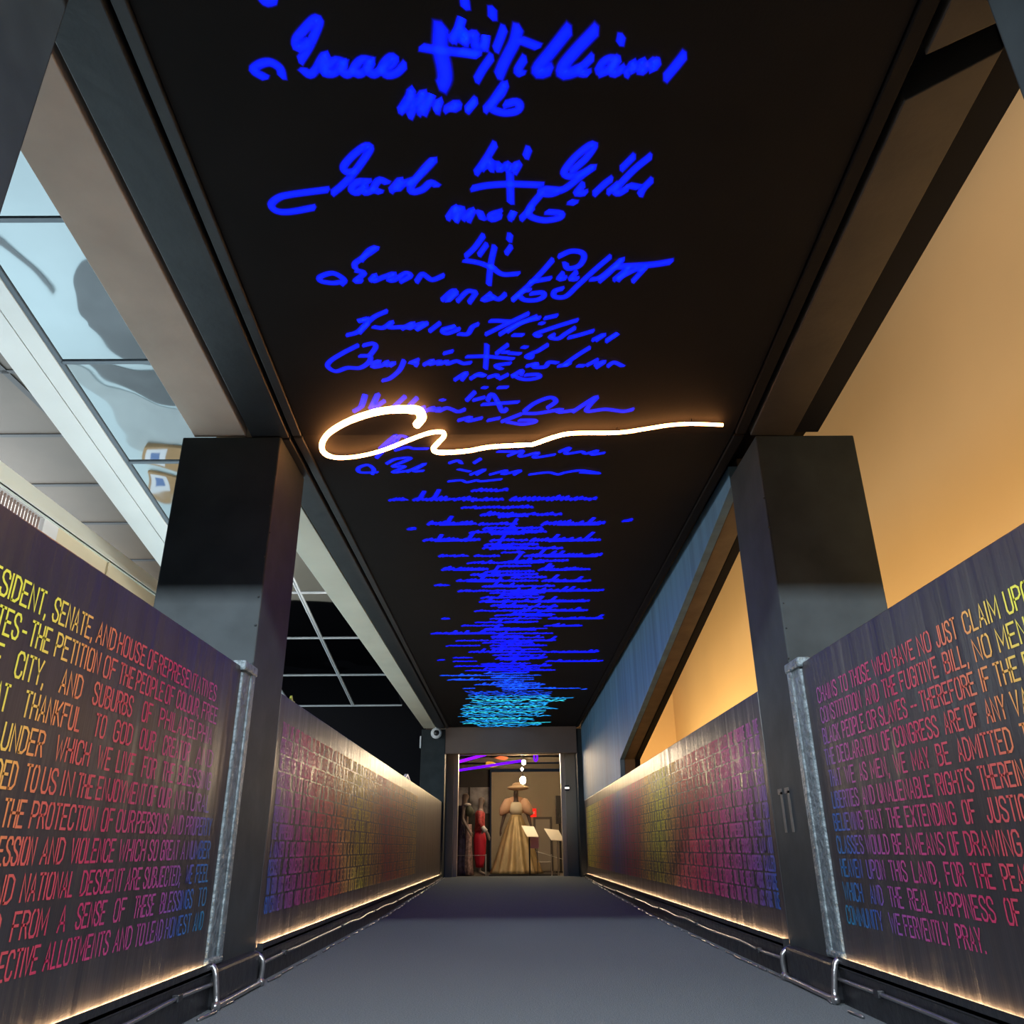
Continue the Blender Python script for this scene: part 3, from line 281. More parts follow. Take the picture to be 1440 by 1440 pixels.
struct('wall_shade', MB().box(-16, 16, .80, .95, 2.83, 9), 'ceiling')  # unseen wall, added so its lower edge shades the pillar tops
struct('wall_lobby_end', MB().box(-9, -1.54, 15.0, 15.05, 0, 4), 'dark')
# ------------------------------------------------------------------ pillars
def column(x0, x1, y0, y1, z0, z1, lab, skirt=True, inner=None):
    t = thing('pillar', ((x0 + x1) / 2, (y0 + y1) / 2, z0), lab, 'pillar', None)
    MB().box(x0, x1, y0, y1, z0, z1).build('shaft', 'column', t, bev=.008)
    if skirt:
        sg = 1 if inner < 0 else -1
        xi = inner; o = MB().box(min(xi + sg * .05, x0 if sg > 0 else x1), max(xi + sg * .05, x0 if sg > 0 else x1), y0 - .13, y1 - .08, 0, .135)
        o.build('base_skirt', 'rubber', t, bev=.012)
        a = xi + sg * .062
        p = MB().tube(smooth_path([(xi + sg * .012, y0 - .14, .15), (a - sg * .02, y0 - .145, .13), (a, y0 - .148, .03), (a, y0 - .14, .015), (a, (y0 + y1) / 2, .015), (a, y1 - .09, .015), (a, y1 - .075, .03), (a, y1 - .075, .10), (xi + sg * .02, y1 - .075, .13)], 4), .011)
        pg = p.build('pipe_guard', 'pipe', t, smooth=True)
        m2 = MB()
        for yy in (y0 - .145, y1 - .078): m2.sphere((a, yy, .016), .019)
        m2.build('pipe_elbow', 'pipe', pg, smooth=True)
        # welded angle that caps the end of the lettered panel
        bx = lambda d0, d1, a, c, z0, z1: (min(xi + sg * d0, xi + sg * d1), max(xi + sg * d0, xi + sg * d1), a, c, z0, z1)
        m3 = MB().box(*bx(-.03, .010, y0 - .15, y0 + .006, .155, 1.275)).box(*bx(-.03, .018, y0 - .055, y0 + .004, .155, 1.27)).box(*bx(-.04, .022, y0 - .17, y0 + .012, 1.255, 1.30)).box(*bx(-.03, .02, y0 - .16, y0 + .004, .14, .17))
        ca = m3.build('corner_angle', 'steel', t, bev=.01)
        m4 = MB()
        random.seed(int(abs(x0) * 100))
        for k in range(16):
            m4.sphere((xi + sg * random.uniform(-.02, .006), y0 - .002 - .001, .3 + k * .13 + random.uniform(-.04, .04)), random.uniform(.003, .006), n=6, m=4)
        m4.build('weld_bead', 'column', ca, smooth=True)
    return t
column(-1.65, XL, 3.545, 4.038, 0, zceil(3.56) - .028, 'large black painted pillar on the lobby side under the pinkish cream beam', inner=XL)
pr = column(XR, 1.775, 3.559, 4.068, 0, zceil(3.58) - .026, 'large black painted pillar in front of the tan wall, with two tape strips', inner=XR)
tp = MB()
for y in (3.80, 3.90): tp.box(XR - .003, XR - .0005, y - .014, y + .014, .60, .775).box(XR - .003, XR - .0005, y - .014, y + .045, .765, .79)
tp.build('tape_strip', 'tape', pr)
column(-1.65, XL, .93, 1.393, 0, zceil(1.2) - .03, 'dark pillar at the upper photo edge on the glazed lobby side', skirt=False)
column(XR, 1.775, .92, 1.384, 0, zceil(1.2) - .03, 'dark pillar at the upper photo edge on the tan wall side', skirt=False)
column(-1.535, -1.115, 14.27, 14.75, .05, ZC - .03, 'far black pillar carrying the white camera, beside the doorway', skirt=False)
column(1.18, 1.6, 14.30, 14.78, .05, ZC - .03, 'far black pillar at the doorway, end of the rainbow lettered wall', skirt=False)

# ------------------------------------------------------------------ right wall with its triangular opening
poly = [(4.07, 2.43), (9.42, 1.468), (9.45, 1.276), (14.28, 1.276), (14.28, ZC + .05), (4.07, ZC + .05)]
struct('wall_right', MB().prism(poly, lambda y, z: (XR, y, z), lambda y, z: (XR + .05, y, z)), 'bluegrey')
poly2 = [(4.07, 2.435), (9.42, 1.472), (9.45, 1.276), (9.75, 1.276), (9.75, 1.68), (4.07, 2.70)]
tag(MB().prism(poly2, lambda y, z: (XR + .052, y, z), lambda y, z: (XR + .17, y, z)).build('truss_diagonal', 'reveal', bev=.005), 'sloping truss beam with warm lit brown edge over the triangular opening to the tan wall', 'beam')
tag(MB().prism([(4.07, 2.43), (9.42, 1.462), (9.45, 1.276), (9.75, 1.276), (9.75, 1.7), (4.07, 2.72)], lambda y, z: (XR + .172, y, z + .004), lambda y, z: (XR + .23, y, z + .004)).build('truss_flange', 'dark'), 'black outer flange behind the brown sloping truss beam', 'beam')

# ------------------------------------------------------------------ lettered panels
GL = {'A': [[(0, 0), (.5, 1), (1, 0)], [(.17, .33), (.83, .33)]], 'B': [[(0, 0), (0, 1), (.6, 1), (.9, .9), (.9, .64), (.6, .53), (0, .53)], [(.6, .53), (1, .42), (1, .12), (.65, 0), (0, 0)]],
      'C': [[(1, .75), (1, .85), (.75, 1), (.25, 1), (0, .85), (0, .15), (.25, 0), (.75, 0), (1, .15), (1, .25)]], 'D': [[(0, 0), (0, 1), (.55, 1), (1, .82), (1, .18), (.55, 0), (0, 0)]],
      'E': [[(1, 1), (0, 1), (0, 0), (1, 0)], [(0, .52), (.8, .52)]], 'F': [[(1, 1), (0, 1), (0, 0)], [(0, .52), (.8, .52)]],
      'G': [[(1, .75), (1, .85), (.75, 1), (.25, 1), (0, .85), (0, .15), (.25, 0), (.75, 0), (1, .15), (1, .46), (.55, .46)]], 'H': [[(0, 0), (0, 1)], [(1, 0), (1, 1)], [(0, .52), (1, .52)]],
      'I': [[(0, 0), (0, 1)]], 'J': [[(1, 1), (1, .17), (.75, 0), (.3, 0), (0, .15), (0, .25)]], 'K': [[(0, 0), (0, 1)], [(1, 1), (0, .4)], [(.3, .58), (1, 0)]], 'L': [[(0, 1), (0, 0), (1, 0)]],
      'M': [[(0, 0), (0, 1), (.5, .25), (1, 1), (1, 0)]], 'N': [[(0, 0), (0, 1), (1, 0), (1, 1)]], 'O': [[(.5, 1), (.2, 1), (0, .84), (0, .16), (.2, 0), (.8, 0), (1, .16), (1, .84), (.8, 1), (.5, 1)]],
      'P': [[(0, 0), (0, 1), (.65, 1), (1, .88), (1, .58), (.65, .46), (0, .46)]], 'Q': [[(.5, 1), (.2, 1), (0, .84), (0, .16), (.2, 0), (.8, 0), (1, .16), (1, .84), (.8, 1), (.5, 1)], [(.6, .25), (1, -.05)]],
      'R': [[(0, 0), (0, 1), (.65, 1), (1, .88), (1, .6), (.65, .5), (0, .5)], [(.55, .5), (1, 0)]], 'S': [[(1, .76), (1, .86), (.75, 1), (.25, 1), (0, .86), (0, .68), (.25, .55), (.75, .44), (1, .32), (1, .14), (.75, 0), (.25, 0), (0, .14), (0, .25)]],
      'T': [[(0, 1), (1, 1)], [(.5, 1), (.5, 0)]], 'U': [[(0, 1), (0, .16), (.22, 0), (.78, 0), (1, .16), (1, 1)]], 'V': [[(0, 1), (.5, 0), (1, 1)]], 'W': [[(0, 1), (.25, 0), (.5, .8), (.75, 0), (1, 1)]],
      'X': [[(0, 0), (1, 1)], [(0, 1), (1, 0)]], 'Y': [[(0, 1), (.5, .45), (1, 1)], [(.5, .45), (.5, 0)]], 'Z': [[(0, 1), (1, 1), (0, 0), (1, 0)]],
      ',': [[(.3, .06), (.3, 0), (0, -.16)]], '.': [[(.2, 0), (.2, .05)]], '-': [[(0, .42), (1, .42)]], ';': [[(.3, .06), (.3, 0), (0, -.16)], [(.3, .5), (.3, .56)]]}
GW = {'I': .06, 'M': 1.3, 'W': 1.5, ',': .25, '.': .2, '-': .55, ';': .25, 'J': .8, 'L': .82, 'T': .95}
GAP = .42
def word_strokes(wd, y0, y1, z0, h, mb, f, sw):
    sh = .035 + .25 / len(wd); sh = min(sh, .13) * (y1 - y0); y0 += math.copysign(.002, y1 - y0); y1 -= sh * .75
    tot = sum(GW.get(c, 1) for c in wd) + GAP * (len(wd) - 1); k = (y1 - y0) / tot; x = 0
    for c in wd:
        g = GW.get(c, 1)
        for st in GL.get(c, []): mb.ribbon([((y0 + (x + px * g) * k), z0 + pz * h) for px, pz in st], sw, f)
        x += g + GAP
def panel(side, y0, y1, lab, rows, ink, filler=None):
    x = XL if side == 'L' else XR; sg = 1 if side == 'L' else -1
    t = thing('lettered_panel', (x, (y0 + y1) / 2, ZLED), lab, 'wall panel')
    MB().box(min(x, x - sg * .06), max(x, x - sg * .06), y0, y1, ZLED - .03, ZT).build('board', 'panel', t, bev=.004)
    for i in range(11):
        mb = MB(); z0 = .594 + .545 - .0805 * i - .057
        f = lambda a, b_: (x + sg * .0016, a, b_)
        if rows:
            for wd, a, c in rows[i]: word_strokes(wd, a, c, z0, .057, mb, f, .0066)
        else:
            fy0, fy1, words = filler
            rnd = random.Random(i * 3 + (1 if side == 'L' else 2)); k0 = i * 7; line = []; ln = 0; unit = .0335
            while True:
                wd = words[k0 % len(words)]; k0 += 1; L = (sum(GW.get(c, 1) for c in wd) + GAP * (len(wd) - 1)) * unit / (1 + GAP)
                if ln + L > fy1 - fy0: break
                line.append((wd, L)); ln += L + .03
            gap = (fy1 - fy0 - sum(l for _, l in line)) / max(1, len(line) - 1); yy = fy0
            for wd, L in line:
                a, c = (yy, yy + L) if side == 'L' else (fy0 + fy1 - yy, fy0 + fy1 - yy - L)
                word_strokes(wd, a, c, z0 - .003, .063, mb, f, .0105); yy += L + gap
        mb.build('lettering', M[ink], t)
    return t
W1 = "THAT WE ARE THANKFUL TO GOD OUR CREATOR AND TO THE GOVERNMENT UNDER WHICH WE LIVE FOR THE BLESSING AND BENEFIT EXTENDED TO US IN THE ENJOYMENT OF OUR NATURAL RIGHT TO LIBERTY AND THE PROTECTION OF OUR PERSONS AND PROPERTY FROM THE OPPRESSION AND VIOLENCE WHICH SO GREAT A NUMBER OF LIKE COLOUR AND NATIONAL DESCENT ARE SUBJECTED".split()
W2 = "THE GREAT WORK BEFORE THEM BUT WE DO NOT ASK FOR THE IMMEDIATE EMANCIPATION OF ALL YET HUMBLY DESIRE YOU MAY EXERT EVERY MEANS IN YOUR POWER TO UNDO THE HEAVY BURDENS AND PREPARE THE WAY FOR THE OPPRESSED TO GO FREE THAT EVERY YOKE MAY BE BROKEN THE LAW NOT LONG SINCE ENACTED BY CONGRESS CALLED THE FUGITIVE BILL".split()
panel('L', 1.393, 3.394, 'black panel with petition text reading SENATE and HOUSE, before the lobby side pillar', DATA['text']['L'], 'ink_near')
panel('R', 1.384, 3.408, 'black panel with text ending in PRAY, beside the taped pillar', DATA['text']['R'], 'ink_near')
panel('L', 4.038, 14.25, 'long black panel with dim text washed by warm light, between lobby side pillars', None, 'ink_far_l', (4.12, 10.5, W1))
panel('R', 4.068, 14.28, 'long black panel covered in blue, red and yellow text under the triangular opening', None, 'ink_far_r', (4.12, 13.9, W2))

# light strips, conduits, skirtings along both walls
for side, x, sg in (('left', XL, 1), ('right', XR, -1)):
    for nm, a, c in (('near', 1.2, 3.42), ('far', 4.0, 14.25)):
        w_ = 'lobby side' if side == 'left' else 'tan wall side'; d_ = 'near panel' if nm == 'near' else 'long far panel'
        if nm == 'far': a = 4.07
        t = thing('light_strip', (x, (a + c) / 2, ZLED), 'warm glowing light strip at the foot of the %s, %s' % (d_, w_), 'light strip')
        MB().box(min(x + sg * .003, x + sg * .007), max(x + sg * .003, x + sg * .007), a, c, ZLED - .016, ZLED - .009).build('glowing_strip', 'led', t)
        MB().box(min(x + sg * .002, x + sg * .03), max(x + sg * .002, x + sg * .03), a, c, ZLED - .035, ZLED - .02).box(min(x + sg * .024, x + sg * .03), max(x + sg * .024, x + sg * .03), a, c, ZLED - .03, ZLED + .001).box(min(x + sg * .001, x + sg * .03), max(x + sg * .001, x + sg * .03), a - .006, a - .001, ZLED - .035, ZLED + .001).build('ledge', 'rubber', t)
        random.seed(len(w_ + d_)); n = max(6, int((c - a) / .35)); pts = []
        for k in range(n + 1):
            y = a + (c - a) * k / n; pts.append((x + sg * (.042 + random.uniform(-.002, .002)), y, max(zfloor(y) + .015, .088 + random.uniform(-.006, .006) - (.012 if nm == 'far' else 0))))
        ct = thing('conduit', (x, (a + c) / 2, .09), 'thin metal conduit under the light strip of the %s, %s' % (d_, w_), 'pipe')
        pr_ = MB().tube(smooth_path(pts, 3), .0075, n=6).build('pipe_run', 'pipe', ct, smooth=True)
        cm = MB()
        for k in range(1, n, 4): cm.box(pts[k][0] - .012, pts[k][0] + .012, pts[k][1] - .02, pts[k][1] + .02, pts[k][2] - .012, pts[k][2] + .012)
        cm.build('coupling', 'rubber', pr_, bev=.003)
        mb = MB(); yy = [a + (c - a) * k / 8 for k in range(9)]
        for p, q in zip(yy, yy[1:]): mb.box(min(x - sg * .05, x + sg * .026), max(x - sg * .05, x + sg * .026), p, q, 0, ZLED - .037)
        struct('baseboard_%s%s' % (side, '' if nm == 'near' else '_2'), mb, 'rubber')
        # crinkled shiny edging where carpet meets wall
        mb = MB(); pts2 = []
        y = a
        while y < c:
            L = random.uniform(.06, .22); mb.tube([(x + sg * (.066 + random.uniform(-.006, .012)), y, zfloor(y) + .006), (x + sg * (.07 + random.uniform(-.008, .012)), y + L, zfloor(y + L) + .007)], random.uniform(.003, .0065), n=5); y += L + random.uniform(.0, .18)
        tag(mb.build('carpet_edging', 'pipe', smooth=True), 'broken shiny edging along the carpet by the %s, %s' % (d_, w_), 'edging', kind='stuff')

# ------------------------------------------------------------------ glowing handwriting on the ceiling
GZ = .004
def cf(dz): return lambda a, b_: (a, b_, zceil(b_) - GZ - dz)
LAB = ['tail end of a glowing blue signature cut by the upper photo edge', 'largest glowing blue signature, with a thick cross', 'second largest blue signature, with a long looping flourish and thin cross',
       'blue signature with slanting cross and long crossed ending, third largest', 'plain blue signature without a cross, fourth largest', 'blue signature with round flourish and level cross, fifth from the near end', 'sixth blue signature, just touching the top of the warm white light line', 'blue signature partly behind the warm white light line', 'blue signature with a short looped name just below the warm white light line']
for i, sg_ in enumerate(DATA['sig']):
    t = thing('glowing_signature', (sg_[0][1][0], sg_[0][1][1], zceil(sg_[0][1][1]) - GZ), LAB[i], 'signature')
    mb = MB()
    for k, st in enumerate(sg_):
        wd = .0235 if i < 3 else (.021 if i < 6 else .023)
        mb.soft(smooth_path([tuple(p) for p in st[1:]], 7), wd * st[0] * 1.6, cf(k * .00006))
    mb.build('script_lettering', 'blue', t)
ORD = ['row %s']
names_rows = []
def squiggle(x0, x1, y, amp, rnd, asc):
    pts = []; n = max(4, int((x1 - x0) / .028)); tall = set(rnd.sample(range(1, n), max(1, n // 6))) if asc and n > 3 else set()
    for k in range(n + 1):
        x = x0 + (x1 - x0) * k / n; up_ = amp * rnd.uniform(.35, 1) * (2.6 if k in tall else 1)
        pts += [(x, y + rnd.uniform(-.01, .01)), (x + .016 + up_ * .25, y - up_), (x + .024, y - up_ * .3)]
    return pts
nR = len(DATA['rows'])
words_n = ['ninth', 'tenth', 'eleventh', 'twelfth', 'thirteenth', 'fourteenth', 'fifteenth', 'sixteenth', 'seventeenth', 'eighteenth', 'nineteenth', 'twentieth']
for i, row in enumerate(DATA['rows']):
    rnd = random.Random(100 + i); cy = row[0][3] == 'c'
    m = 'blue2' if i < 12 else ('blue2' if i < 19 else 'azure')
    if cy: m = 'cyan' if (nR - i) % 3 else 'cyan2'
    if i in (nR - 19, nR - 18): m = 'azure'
    y = row[0][2]
    if i < 12: lab, grp = 'glowing deep blue signature line on the ceiling, %s from the near end' % words_n[i], None
    elif not cy: lab, grp = 'small deep blue signature line in the crowded far part of the ceiling', 'crowded blue signature lines'
    else: lab, grp = 'tiny turquoise signature line in the bright cluster at the far end of the ceiling', 'turquoise signature lines'
    t = thing('glowing_signature', (row[0][0], y, zceil(y) - GZ), lab, 'signature', grp)
    mb = MB()
    for j, (x0, x1, yy, asc) in enumerate(row):
        if cy:
            x = x0
            while x < x1:
                L = rnd.uniform(.02, .13); mb.soft([(x, yy + rnd.uniform(-.09, .09)), (x + L, yy + rnd.uniform(-.09, .09))], rnd.uniform(.035, .075), cf(.0002 + j * .00005)); x += L * rnd.uniform(.35, .75) + rnd.uniform(0, .02)
        else:
            sw = .024 + .0036 * yy
            mb.soft(smooth_path(squiggle(x0, x1, yy, (.05 if asc else .034) * (1 + yy * .06), rnd, asc), 3), sw, cf(j * .00005))
            if asc and i > 0: mb.soft([(x0 + (x1 - x0) * .3, yy + .004), (x1, yy + rnd.uniform(-.01, .01))], sw, cf(.0003))
    if not cy and i > 0:   # his + mark in the middle of the line
        dy = .15 if i < 6 else .12
        cx = rnd.uniform(-.12, .12)
        mb.soft(smooth_path(squiggle(cx - .12, cx + .16, y + dy, .05, rnd, True), 3), sw, cf(.0004)); mb.soft(smooth_path(squiggle(cx - .2, cx + .28, y - dy, .05, rnd, True), 3), sw, cf(.0005)); mb.soft([(cx - .02, y + dy * .6), (cx + .03, y - dy * .6)], sw, cf(.0006))
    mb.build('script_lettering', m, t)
# projected warm pen stroke, built as a glowing tube with made-up hangers
tb = [(x, y, z + .545) for x, y, z in DATA['tube']]
rr = [.021, .024, .022, .019, .0175, .0165, .0155, .015, .0145, .0135, .012, .011, .0105, .0105, .0108, .0115, .012, .0125, .0135, .014, .014, .013, .0125, .012, .011, .0115, .0115, .011, .0105, .01, .0095, .009, .0085]
p3 = smooth_path(tb, 5); r3 = [rr[min(len(rr) - 1, i // 5)] for i in range(len(p3))]
t = thing('pen_stroke_light', tb[0], 'warm white projected pen stroke built as a glowing tube under the ceiling', 'light')
MB().tube(p3, r3, n=8).build('glowing_tube', 'warm_stroke', t, smooth=True)
mb = MB()
for k in (3, 9, 14, 24, 28, 31): mb.tube([(tb[k][0], tb[k][1], tb[k][2] + .006), (tb[k][0], tb[k][1], zceil(tb[k][1]) + .002)], .003, n=6)
mb.build('hanger', 'blackpl', t)

# ------------------------------------------------------------------ lobby on the left, seen over the panels
KS, Z0 = .1845, 4.2397 + .545
def zm(y): return Z0 - KS * y
def slab(mb, x0, x1, a, c, dz, th, zf=zm): return mb.hexa([(x0, a, zf(a) + dz), (x1, a, zf(a) + dz), (x1, c, zf(c) + dz), (x0, c, zf(c) + dz), (x0, a, zf(a) + dz + th), (x1, a, zf(a) + dz + th), (x1, c, zf(c) + dz + th), (x0, c, zf(c) + dz + th)])
mb = MB(); ymul = [3.733 + 1.2 * n_ for n_ in range(-1, 8)]
for a, c in zip(ymul, ymul[1:]):
    for x0, x1 in ((-3.29, -2.37), (-2.34, -1.62)): slab(mb, x0, x1, a + .012, c - .012, 0, .02)
tag(mb.build('ceiling_mirror', 'mirror'), kind='structure')
mb = MB(); mc = MB()
for i, a in enumerate(ymul): slab(mb if i < 4 else mc, -3.29, -1.62, a - (.016 if i < 4 else .009), a + (.016 if i < 4 else .009), -.012, .03)
slab(mb, -3.31, -3.275, 2.5, 7.9, -.012, .03); slab(mc, -3.31, -3.275, 7.9, 12.1, -.012, .03)
slab(mc, -2.372, -2.358, 7.0, 12.1, -.015, .03); slab(mc, -2.348, -2.334, 7.0, 12.1, -.015, .03); slab(mb, -2.375, -2.325, 2.5, 7.0, -.012, .03)
tag(mb.build('trim_8', 'mullion'), kind='structure'); tag(mc.build('trim_9', 'mullion2'), kind='structure')
tag(slab(MB(), -3.452, -3.312, 2.5, 12.1, -.02, .2).build('ceiling_beam', 'palestrip'), 'inner pale blue strip of the sloping lobby beam beside the mirrored ceiling', 'beam')
tag(slab(MB(), -3.67, -3.462, 2.5, 12.1, -.02, .2).build('ceiling_beam', 'palestrip'), 'outer pale blue strip of the sloping lobby beam beside the brown ceiling', 'beam')
zb = lambda y: zm(y) + .6
struct('ceiling_brown', slab(MB(), -9, -3.68, 2.5, 12.1, 0, .05, zb), 'brown')
mb = MB()
for y in (4.94, 5.74, 6.586, 7.38, 8.10, 8.9): slab(mb, -9, -3.7, y - .02, y + .02, -.008, .02, zb)
mb.hexa([(-4.36, 5.55, zb(5.55) - .008), (-4.30, 5.55, zb(5.55) - .008), (-4.05, 6.75, zb(6.75) - .008), (-4.11, 6.75, zb(6.75) - .008)] + [(-4.36, 5.55, zb(5.55)), (-4.30, 5.55, zb(5.55)), (-4.05, 6.75, zb(6.75)), (-4.11, 6.75, zb(6.75))])
tag(mb.build('trim_10', 'brownline'), kind='structure')
# bulkhead with cornice, blind window and cream wall
xb = -4.25
struct('trim_11', MB().box(xb - .06, xb, 4.2, 12.5, 3.40, 3.565).box(xb - .02, xb + .012, 4.2, 12.5, 3.40, 3.44), 'cornice')
struct('wall_lobby', MB().box(xb - .16, xb - .05, 7.02, 12.5, 2.5, 3.40).box(xb - .03, xb - .02, 8.0, 8.03, 2.5, 3.40), 'creamwall')
bl = thing('window_blind', (xb - .1, 5.6, 2.5), 'bright window with thin vertical blind slats under the sage cornice', 'blind')
MB().box(xb - .15, xb - .14, 4.2, 6.95, 2.5, 3.40).build('bright_pane', 'daylight', bl)
for k in range(56):
    y = 4.25 + k * .048; MB().box(xb - .10, xb - .085, y, y + .016, 2.5, 3.40).build('slat', 'slat', bl)
MB().box(xb - .12, xb - .05, 6.78, 7.02, 2.5, 3.40).build('side_frame', 'white', bl)
# lobby floor bands, boxes and made-up flat shapes, laid out for their mirror reflection
struct('floor_lobby', MB().box(-9, -1.72, 2, 11.2, -.06, 0), 'lobbyfloor'); struct('floor_lobby_2', MB().box(-9, -1.72, 11.2, 12.88, -.06, 0), 'lobbyfloor2'); struct('floor_lobby_3', MB().box(-9, -1.72, 12.88, 22, -.06, 0), 'dark')
struct('wall_left', MB().box(-9.1, -9, 2, 22, 0, 4.9), 'dark'); struct('wall_lobby_back', MB().box(-9, -1.72, 21.9, 22, 0, 4), 'dark')
def flat(name, pts, h, m, lab, cat):
    return tag(MB().prism(pts, lambda x, y: (x, y, .002), lambda x, y: (x, y, h)).build(name, m), lab, cat)
flat('reflection_shape', smooth_path([(-4.0, 6.12), (-4.85, 6.2), (-5.08, 6.29), (-5.27, 6.47), (-5.36, 6.67), (-5.4, 6.94), (-5.34, 7.1), (-5.35, 7.2), (-5.19, 7.33), (-4.99, 7.42), (-4.6, 7.58), (-4.0, 7.62)], 3), .02, 'rug', 'dark grey curved shape reflected in the nearer mirrored ceiling tiles', 'rug')
flat('reflection_shape', smooth_path([(-4.0, 7.66), (-5.62, 7.66), (-5.59, 7.7), (-5.51, 7.86), (-5.34, 8.05), (-5.09, 8.27), (-4.88, 8.38), (-4.54, 8.46), (-4.0, 8.5)], 3), .02, 'rug', 'grey curved shape reflected in the mirrored tile next to the pillar top', 'rug')
flat('pale_reflection_shape', smooth_path([(-4.0, 8.53), (-4.6, 8.53), (-5.3, 8.2), (-5.75, 7.67), (-5.83, 7.73), (-5.66, 8.08), (-5.52, 8.64), (-5.49, 8.84), (-5.4, 9.01), (-5.19, 9.15), (-4.6, 9.0), (-4.0, 9.0)], 3), .015, 'floor_shape2', 'pale grey green shape reflected in the mirrored tiles by the pillar top', 'rug')
flat('reflection_streak', smooth_path([(-6.0, 5.75), (-5.85, 5.92), (-5.74, 6.2), (-5.6, 6.6), (-5.62, 6.62), (-5.78, 6.28), (-5.9, 6.0), (-6.08, 5.85)], 3), .02, 'rug', 'thin grey curved streak reflected in the mirrored ceiling at the photo edge', 'reflection_streak')
def carton(x, y, w_, d_, a, lab):
    t = thing('cardboard_box', (x, y, 0), lab, 'box'); R_ = lambda px, py, pz: (x + px * math.cos(a) - py * math.sin(a), y + px * math.sin(a) + py * math.cos(a), pz)
    bx = lambda x0, x1, y0, y1, z0, z1: MB().hexa([R_(x0, y0, z0), R_(x1, y0, z0), R_(x1, y1, z0), R_(x0, y1, z0), R_(x0, y0, z1), R_(x1, y0, z1), R_(x1, y1, z1), R_(x0, y1, z1)])
    cb = bx(-w_ / 2, w_ / 2, -d_ / 2, d_ / 2, .025, .113).build('carton', 'card', t, bev=.01)
    pl = bx(-w_ * .42, w_ * .05, -d_ * .38, d_ * .38, .1135, .116).build('paper_label', 'paper', cb)
    bx(-w_ * .30, -w_ * .08, -d_ * .2, d_ * .2, .1165, .118).build('printed_block', 'bluetext', cb)
carton(-4.98, 9.22, .62, .36, .3, 'brown cardboard box with white label reflected in the mirrored tile beside the pillar')
carton(-5.2, 9.9, .44, .62, .25, 'brown cardboard box with white label reflected in the small mirrored tile lower beside the pillar')

# small things on and near the far panel
cm_ = thing('security_camera', (-1.15, 14.2, 2.26), 'small white round security camera on the far pillar beside the doorway', 'camera')
MB().rings([[(-1.27 + r_ * math.cos(2 * PI * k / 20), y_, 2.40 + r_ * math.sin(2 * PI * k / 20)) for k in range(20)] for y_, r_ in ((14.26, .04), (14.24, .075), (14.2, .098), (14.17, .09), (14.155, .07))]).build('housing', 'white', cm_, smooth=True)
MB().rings([[(-1.265 + r_ * math.cos(2 * PI * k / 16), y_, 2.40 + r_ * math.sin(2 * PI * k / 16)) for k in range(16)] for y_, r_ in ((14.154, .05), (14.14, .042), (14.13, .02))]).build('lens', 'blackpl', cm_, smooth=True)
MB().box(-1.56, -1.535, 14.25, 14.33, 2.16, 2.36).build('junction_box', 'white', cm_, bev=.005)
tg = thing('leaf_tag', (-1.18, 4.37, 1.274), 'small yellow green leaf shaped tag on top of the long panel', 'tag')
MB().prism(smooth_path([(4.28, 1.292), (4.32, 1.312), (4.38, 1.296), (4.47, 1.304), (4.45, 1.286), (4.38, 1.276), (4.31, 1.276)], 3), lambda y, z: (-1.165 - (y - 4.28) * .15, y, z), lambda y, z: (-1.175 - (y - 4.28) * .15, y, z)).build('leaf', 'green', tg); MB().tube([(-1.182, 4.37, 1.2741), (-1.182, 4.38, 1.285)], .004, n=6).build('stem', 'green', tg)
pz_ = thing('paper_tent', (-1.2, 9.5, 1.274), 'small folded white paper tent standing on the long panel', 'card')
MB().prism([(9.3, 1.274), (9.52, 1.335), (9.56, 1.335), (9.85, 1.274), (9.79, 1.274), (9.54, 1.318), (9.36, 1.274)], lambda y, z: (-1.165, y, z), lambda y, z: (-1.20, y, z)).build('folded_sheet', 'white', pz_)

# ------------------------------------------------------------------ hall on the right with the tan wall
struct('wall_tan', MB().box(3.7, 3.8, -2, 22, -.1, 7), 'tan'); struct('floor_hall', MB().box(1.85, 3.7, -2, 22, -.2, -.1), 'hallfloor'); struct('wall_hall_back', MB().box(1.5, 3.7, 18, 18.1, -.1, 7), 'tan')

# ------------------------------------------------------------------ doorway and gallery beyond
struct('wall_header', MB().box(-1.115, 1.18, 14.28, 14.45, 2.065, 2.6), 'header')
struct('wall_back', MB().box(-1.3, -.985, 14.76, 15.05, 0, 2.3).box(1.0, 1.5, 14.79, 15.05, 0, 2.3).box(-1.3, 1.5, 14.9, 15.05, 2.2, 2.6), 'backwall')
struct('door_1', MB().box(-.985, -.915, 14.9, 15.06, .09, 2.2).box(.925, 1.0, 14.9, 15.06, .09, 2.2).box(-.915, .925, 14.9, 15.06, 2.17, 2.2), 'jamb')
struct('floor_gallery', MB().box(-4, 1.7, 15.06, 22, -.05, .05), 'galfloor'); struct('wall_gallery', MB().box(-.42, 1.7, 19.6, 19.7, .05, 2.20), 'backwall')
struct('wall_gallery_left', MB().box(-4, -.46, 19.9, 20, .05, 2.8), 'darkwall'); struct('wall_gallery_side', MB().box(-4.1, -4, 15.06, 20, .05, 2.8).box(1.7, 1.8, 15.06, 22, -.1, 2.8), 'darkwall'); struct('ceiling_gallery', MB().box(-4, 1.7, 15.06, 22, 2.75, 2.85), 'darkbeam')
mb = MB()
for y, z in ((16.2, 2.33), (17.4, 2.36), (18.6, 2.33), (19.4, 2.26)): mb.box(-4, 1.7, y, y + .12, z, z + .1)
tag(mb.build('trim_12', 'darkbeam'), kind='structure')
mp = thing('photo_mural', (-1.2, 19.85, 1.3), 'grey black and white photo mural high on the dark gallery wall', 'picture')
